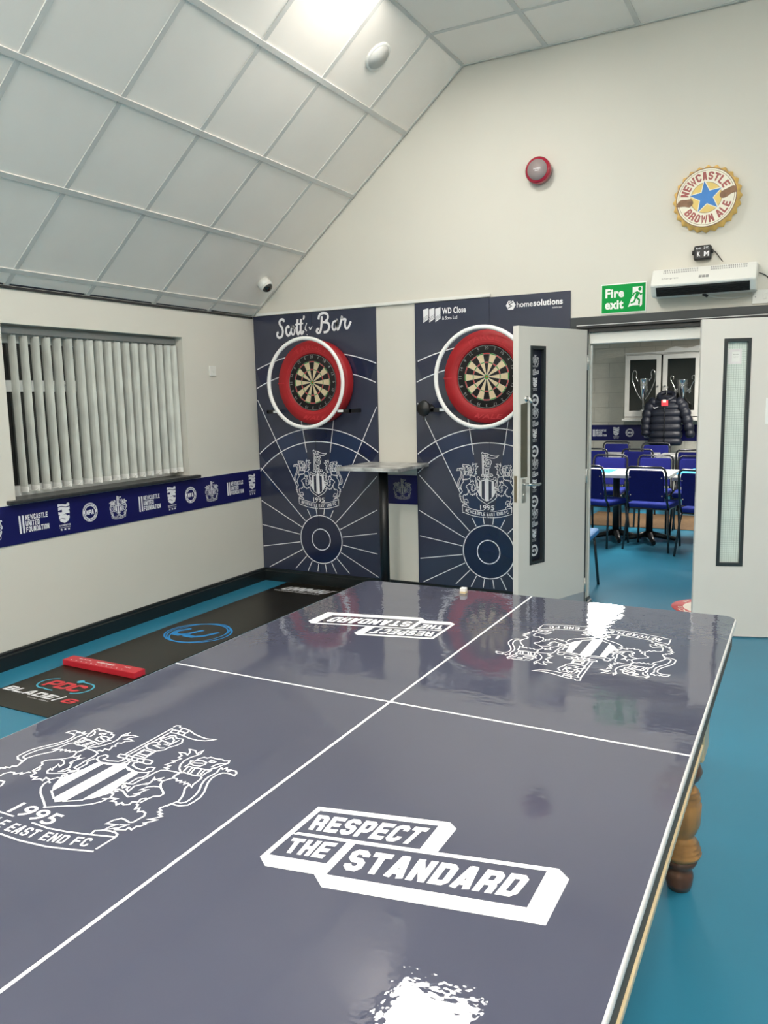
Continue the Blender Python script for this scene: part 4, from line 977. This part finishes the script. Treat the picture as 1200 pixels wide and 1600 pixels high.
a.put(NUF, 1.205, .905, .107); a.put(LION, 1.57, .870, .178); a.put(NFA, 1.774, .962, .063); a.put(NUF, 2.9, .905, .107); a.put(CREST_S, 2.05, .893, .000148)
a.build('logo_print', 'white_print', b3, lambda x, z: (x, Y2 - .0106, z)); dk.put(NFAD, 1.774, .962, .063); dk.build('logo_lettering', 'band', b3, lambda x, z: (x, Y2 - .0111, z))
bm_ = box('entrance_mat', 'brown', 1.76, 3.9, 3.92, 5.05, .0003, .006, bevel=.002); tag(bm_, 'brown coir mat on the far room floor under the chairs', 'mat')
ds = MB().lathe([(.0, .0004), (.26, .0004), (.26, .002), (.0, .002)], 56).build('floor_sticker', 'disc_red', loc=(3.62, .50, 0)); tag(ds, 'round red and cream floor sticker in the doorway', 'sticker')
a = Art(); a.disc(0, 0, .178, 48); a.build('cream_centre', 'disc_cream', ds, lambda x, y: (x, y, .0025))
a = Art(); a.bend('PLEASE KEEP', 0, 0, .195, -60, 60, .040, .02); a.bend('DISTANCE', 0, 0, .235, -60, 60, .040, .02, True); a.put(Art().text('OK', -.02, -.215, .05, .03), 0, 0, 1, -1.3)
a.v = [(-x * 0 + x, y) for x, y in a.v]; a.build('sticker_lettering', 'disc_cream', ds, lambda x, y: (x, y, .0027))

# ---- trophy cabinet
CX0, CX1, CY0, CZ0, CZ1 = 1.742, 3.36, 6.70, 1.185, 2.135
cb = empty('trophy_cabinet', (2.551, 7.0 - .005, CZ0), label='cream wall cabinet with glass doors holding silver trophies', cat='cabinet')
lx = lambda x: x - 2.551
ly = lambda y: y - 6.995
lz = lambda z: z - CZ0
MB().slab([[(lx(CX0), 0), (lx(CX1), 0), (lx(CX1) - .02, .02), (lx(CX0) + .02, .02)], [(lx(CX1), 0), (lx(CX1), .95), (lx(CX1) - .02, .93), (lx(CX1) - .02, .02)],
           [(lx(CX1), .95), (lx(CX0), .95), (lx(CX0) + .02, .93), (lx(CX1) - .02, .93)], [(lx(CX0), .95), (lx(CX0), 0), (lx(CX0) + .02, .02), (lx(CX0) + .02, .93)]],
          lambda a, b, t: (a, t, b), ly(6.72), 0).build('cabinet_body', 'cabinet', cb)
box('back_lining', 'cab_dark', lx(CX0) + .021, lx(CX1) - .021, -.014, -.004, .021, .929, cb)
box('inner_shelf', 'cab_dark', lx(CX0) + .021, lx(CX1) - .021, -.26, -.015, .075, .095, cb)
box('side_lining', 'cab_dark', lx(CX0) + .0205, lx(CX0) + .026, -.27, -.015, .10, .929, cb)
box('bottom_ledge', 'cabinet', lx(CX0) - .03, lx(CX1) + .03, ly(6.675), 0, -.035, .0, cb, .004)
bump = [(lx(CX0) - .01, .95), (lx(CX1) + .01, .95), (.81, .958), (.75, .968), (.60, 1.03), (.45, 1.0), (.35, 1.015), (.25, 1.045), (.15, 1.015), (.05, .998), (-.02, 1.012), (-.10, 1.032), (-.18, 1.01), (-.27, .968), (-.80, .962)]
MB().slab([bump], lambda a, b, t: (a, t, b), ly(6.675), ly(6.70)).build('scalloped_pediment', 'cabinet', cb)
for i, x0 in enumerate((1.745, 2.280, 2.825)):
    x1 = x0 + .51; a0, a1 = lx(x0), lx(x1); f0 = .065
    dr = MB().slab([[(a0, .03), (a1, .03), (a1 - f0, .115), (a0 + f0, .115)], [(a1, .03), (a1, .925), (a1 - f0, .86), (a1 - f0, .115)], [(a1, .925), (a0, .925), (a0 + f0, .86), (a1 - f0, .86)], [(a0, .925), (a0, .03), (a0 + f0, .115), (a0 + f0, .86)]],
                   lambda a, b, t: (a, t, b), ly(6.70), ly(6.72)).build('door', 'cabinet', cb, .002)
    box('glass_pane', 'glass', a0 + f0 - .003, a1 - f0 + .003, ly(6.708), ly(6.712), .112, .863, dr)
    kx = a1 - .035 if i == 0 else a0 + .04
    MB().lathe([(.006, 0), (.006, .015), (.015, .022), (.014, .032), (.0, .036)], 16, lambda x, y, z: (kx + x, ly(6.70) - z, .47 + y)).build('door_knob', 'chrome', dr)
def trophy(x, y, z0, H, Rr, wide, label, style):
    t = empty('trophy_cup', (x, y, z0), label=label, cat='trophy')
    s = H
    MB().lathe([(.0, 0), (.075, 0), (.078, .03 * s), (.055, .09 * s), (.03, .13 * s), (.0, .135 * s)], 28).build('base', 'chrome' if style == 0 else 'black', t)
    MB().lathe([(.022, .13 * s), (.013, .17 * s), (.024, .20 * s), (.012, .23 * s), (.020, .26 * s), (.014, .29 * s), (Rr * .30, .36 * s), (Rr * .62, .50 * s), (Rr * .86, .70 * s), (Rr * .93, .86 * s), (Rr * 1.0, .985 * s), (Rr * 1.04, s), (Rr * .98, s), (Rr * .9, .86 * s), (Rr * .6, .52 * s), (0, .40 * s)], 32).build('bowl', 'chrome', t)
    MB().lathe([(Rr * .93, .80 * s), (Rr * .99, .81 * s), (Rr * .94, .83 * s)], 32).build('bowl_band', 'chrome', t)
    for q in (-1, 1):
        if style == 0:
            p = [(q * Rr * .30, 0, .36 * s), (q * wide * .62, 0, .62 * s), (q * wide * .97, 0, .95 * s), (q * wide * .99, 0, 1.16 * s), (q * wide * .80, 0, 1.26 * s), (q * wide * .62, 0, 1.17 * s), (q * wide * .68, 0, 1.05 * s), (q * wide * .58, 0, .98 * s), (q * Rr * .98, 0, .93 * s)]
        else:
            p = [(q * Rr * .8, 0, .62 * s), (q * wide * .60, 0, .72 * s), (q * wide * .66, 0, .62 * s), (q * wide * .52, 0, .60 * s), (q * wide * .78, 0, .86 * s), (q * wide * .98, 0, 1.0 * s), (q * wide * .95, 0, 1.12 * s), (q * wide * .75, 0, 1.10 * s), (q * wide * .78, 0, 1.0 * s)]
        MB().tube(spline(p, 6), .007, 8).build('handle', 'chrome', t)
trophy(1.985, 6.87, CZ0 + .0955, .49, .083, .165, 'tall silver trophy cup with looping handles behind the left cabinet door', 0)
trophy(2.537, 6.87, CZ0 + .0955, .46, .085, .17, 'shorter silver trophy cup with curled handles behind the middle cabinet door', 1)

# ---- puffer jacket hanging on the cabinet
jk = empty('puffer_jacket', (2.36, 6.565, .80), label='dark navy puffer jacket with a red tag hanging on the cabinet door', cat='jacket')
def puff(mb, rows, n=28, seg=7):
    """rows: (z, half width, half depth, x centre); pillows between seams"""
    v = []; f = []; R_ = []
    for (z0, w0, d0, c0), (z1, w1, d1, c1) in zip(rows, rows[1:]):
        for i in range(seg):
            t = i / seg; b = math.sin(PI * t) ** .6 * .026 if t > 0 else 0
            R_.append((z0 + (z1 - z0) * t, w0 + (w1 - w0) * t + b - .012, d0 + (d1 - d0) * t + b - .012, c0 + (c1 - c0) * t))
    z, w_, d, c = rows[-1]; R_.append((z, w_ - .012, d - .012, c))
    for z, w_, d, c in R_:
        for k in range(n):
            th = 2 * PI * k / n; x = math.copysign(abs(math.cos(th)) ** .8, math.cos(th)); y = math.copysign(abs(math.sin(th)) ** .8, math.sin(th))
            v.append((c + w_ * x, d * y, z))
    for i in range(len(R_) - 1):
        for k in range(n): f.append((i * n + k, i * n + (k + 1) % n, (i + 1) * n + (k + 1) % n, (i + 1) * n + k))
    f += [tuple(reversed(range(n))), tuple((len(R_) - 1) * n + k for k in range(n))]
    return mb.add(v, f, True)
puff(MB(), [(.0, .225, .085, .0), (.10, .225, .09, .0), (.205, .225, .095, .0), (.31, .222, .095, .0), (.415, .22, .095, 0), (.515, .215, .09, 0), (.60, .195, .08, 0), (.675, .15, .07, 0), (.72, .08, .055, 0)]).build('jacket_body', 'jacket', jk)
def sleeve(pts, rad, name='sleeve'):
    P = []; Q = []
    for i in range(len(pts) - 1):
        for j in range(6):
            t = j / 6; P.append(tuple(a_ + (b_ - a_) * t for a_, b_ in zip(pts[i], pts[i + 1]))); Q.append(rad[i] + (rad[i + 1] - rad[i]) * t + .018 * math.sin(PI * t) ** .7 if t > 0 else rad[i])
    P.append(pts[-1]); Q.append(rad[-1] * .8)
    MB().tube(P, Q, 16).build(name, 'jacket', jk)
sleeve([(-.14, .0, .66), (-.20, .0, .60), (-.245, -.01, .50), (-.265, -.02, .40), (-.272, -.03, .30), (-.275, -.035, .21), (-.27, -.04, .14)], [.05, .065, .062, .058, .055, .050, .042])
sleeve([(.14, .0, .66), (.20, .0, .60), (.25, -.01, .51), (.285, -.02, .41), (.315, -.03, .31), (.34, -.035, .21), (.35, -.04, .11)], [.05, .068, .066, .062, .058, .054, .044])
MB().tube(spline([(-.10, -.03, .69), (-.09, .05, .74), (0, .075, .765), (.09, .05, .74), (.10, -.03, .69), (.05, -.07, .66), (0, -.08, .645), (-.05, -.07, .66)], 4, True), .032, 12, closed=True).build('hood_collar', 'jacket', jk)
MB().tube([(0, -.112, .0), (0, -.118, .30), (0, -.115, .50), (0, -.095, .64)], .006, 6).build('zip', 'black', jk)
tg = MB().slab([[(-.045, .0), (-.03, -.008), (-.01, .0), (.01, -.008), (.03, .0), (.048, -.006), (.048, .075), (-.045, .08)]], lambda a, b, t: (a, t, b + .575), -.135, -.131).build('card_tag', 'tag', jk)
box('tag_label', 'cap_cream', -.025, .02, -.137, -.1352, .62, .66, tg)
a = Art(); a.fill(spline([(-.155, .555), (-.14, .535), (-.085, .56), (-.135, .548), (-.15, .558)], 3, True)); a.build('white_mark', 'white_print', jk, lambda x, z: (x, -.128, z))
MB().tube(spline([(0, .03, .72), (0, .03, .80), (.012, .06, .835), (.0, .085, .85), (-.012, .06, .84)], 5), .004, 6).build('hanger_hook', 'chrome', jk)

# ---- chairs
def make_chair(seatm='blue_seat'):
    t = empty('stacking_chair', (0, 0, 0))
    box('seat', seatm, -.205, .205, -.18, .21, .425, .478, t, .022, 3)
    # backrest pad, leaning back
    m = MB(); m.slab([[(-.172, .50), (.172, .50), (.172, .78), (.16, .812), (-.16, .812), (-.172, .78)]], lambda a, b, tt: (a, tt - .205 - (b - .45) * .16, b), -.016, .016)
    m.build('backrest', 'blue_fabric', t, .010, 2)
    yb = lambda z: -.205 - (z - .45) * .16
    MB().tube([(-.20, -.165, .43), (-.197, yb(.50), .50), (-.193, yb(.79), .79), (-.180, yb(.825), .825), (-.15, yb(.842), .842), (.15, yb(.842), .842), (.180, yb(.825), .825), (.193, yb(.79), .79), (.197, yb(.50), .50), (.20, -.165, .43)], .0115, 10).build('back_frame', 'chair_tube', t)
    box('seat_frame', 'chair_tube', -.195, .195, -.165, .19, .410, .426, t, .004)
    for s in (-1, 1):
        MB().tube([(s * .197, -.16, .425), (s * .205, -.185, .33), (s * .228, -.235, .0)], .0115, 8).build('leg', 'chair_tube', t)
        MB().tube([(s * .197, .165, .425), (s * .203, .175, .33), (s * .215, .205, .0)], .0115, 8).build('leg', 'chair_tube', t)
        for z in (.56, .74): MB().tube([(s * .155, yb(z) - .014, z), (s * .155, yb(z) - .020, z)], .006, 8).build('button', 'chrome', t)
    return t
proto = None
CH = [(2.30, 2.79, -.33, 'blue chair with its back to the doors, beside the flat cyan sheet', 'near row chairs'),
      (2.845, 2.745, -.14, 'middle blue chair of the near row, back towards the doors', 'near row chairs'),
      (3.40, 2.50, -.30, 'blue chair with its back to the doors at the grey-topped table', 'near row chairs'),
      (2.16, 3.66, PI + .02, 'blue chair across the white table, at the cyan sheet end', 'chairs across the first table'),
      (2.655, 3.68, PI - .03, 'blue chair across the white table facing the doors, behind the middle near chair', 'chairs across the first table'),
      (3.12, 3.62, PI + .04, 'blue chair across the white table facing the doors, beside the cyan cloth', 'chairs across the first table'),
      (1.69, 5.26, -.02, 'blue chair at the rear table, back to the doors, nearest the logo band', 'rear table near chairs'),
      (2.28, 5.22, -.04, 'blue chair at the rear table with its back to the doors, centre', 'rear table near chairs'),
      (2.93, 5.20, .03, 'blue chair at the rear table with its back to the doors, under the jacket', 'rear table near chairs'),
      (1.66, 6.35, PI, 'blue chair against the far wall, under the printed logos', 'chairs against the far wall'),
      (2.27, 6.14, PI + .03, 'blue chair against the far wall, under the hanging jacket', 'chairs against the far wall')]
for i, (x, y, rz, lab, grp) in enumerate(CH):
    if proto is None: proto = make_chair(); c = proto
    else: c = copy_tree(proto)
    c.location = (x, y, .0065 if 3.6 < y < 5.4 else 0); c.rotation_euler = (0, 0, rz); tag(c, lab, 'chair', grp)
nc = make_chair('light_blue_seat'); nc.name = 'stacking_chair'; nc.location = (2.525, .70, 0); nc.rotation_euler = (0, 0, -PI / 2 + .05)
tag(nc, 'chair just inside the doorway, only its bright blue seat corner showing', 'chair')

# ---- café tables
def cafe_table(x, y, hx, hy, zt, cols, label, top, feet=True):
    t = empty('cafe_table', (x, y, 0), label=label, cat='table')
    box('table_top', top, -hx, hx, -hy, hy, zt - .035, zt, t, .004)
    for cx in cols:
        MB().tube([(cx, 0, .04), (cx, 0, zt - .035)], .036, 16).build('pedestal', 'black', t)
        for k in range(4):
            th = R(20 + 90 * k); c_, s_ = math.cos(th), math.sin(th)
            MB().tube([(cx + c_ * .03, s_ * .03, .075), (cx + c_ * .16, s_ * .16, .045), (cx + c_ * .27, s_ * .27, .022)], [.034, .026, .021], 8).build('pedestal_foot', 'black', t)
    return t
cafe_table(2.50, 3.10, .49, .36, .735, (-.10, .25), 'white-topped café table in the near row of chairs', 'cloth')
cafe_table(3.50, 3.08, .48, .36, .725, (.10,), 'grey-topped café table with the crumpled cyan cloth on it', 'marble')
cafe_table(1.86, 5.74, .52, .33, .73, (.0,), 'grey marble café table in the rear row, under the printed wall logos', 'marble')
cafe_table(2.93, 5.70, .50, .33, .73, (.0,), 'grey marble café table in the rear row, in front of the hanging jacket', 'marble')
def rag(name, x, y, z, sx, sy, h, material, label, cat, seed):
    rnd = random.Random(seed); n = 8; v = []; f = []
    for i in range(n + 1):
        for j in range(n + 1):
            u, w_ = i / n, j / n; e = math.sin(PI * u) * math.sin(PI * w_)
            v.append(((u - .5) * sx + rnd.uniform(-.01, .01), (w_ - .5) * sy + rnd.uniform(-.012, .012), .002 + h * (e * .6 + rnd.random() * .4) * (1 if 0 < i < n and 0 < j < n else .25)))
    for i in range(n):
        for j in range(n): k = i * (n + 1) + j; f.append((k, k + n + 1, k + n + 2, k + 1))
    m = len(v); v += [(a_, b_, 0) for a_, b_, _ in v]; f += [tuple(q + m for q in reversed(g)) for g in f]
    rim = [i * (n + 1) for i in range(n + 1)] + [n * (n + 1) + j for j in range(1, n + 1)] + [i * (n + 1) + n for i in range(n - 1, -1, -1)] + [j for j in range(n - 1, 0, -1)]
    f += [(rim[i], rim[(i + 1) % len(rim)], rim[(i + 1) % len(rim)] + m, rim[i] + m) for i in range(len(rim))]
    o = MB().add(v, f, True).build(name, material, loc=(x, y, z)); tag(o, label, cat); return o
rag('folded_cloth', 3.20, 3.20, .7255, .36, .34, .05, 'cyan', 'crumpled cyan cloth on the grey café table', 'cloth', 3)
rag('blue_card', 2.27, 3.12, .7355, .20, .42, .006, 'cyan', 'flat cyan sheet lying on the white café table', 'paper', 4)
rag('paper_sheet', 2.70, 3.20, .7355, .34, .26, .014, 'paper', 'loose pale papers on the white café table', 'paper', 5)
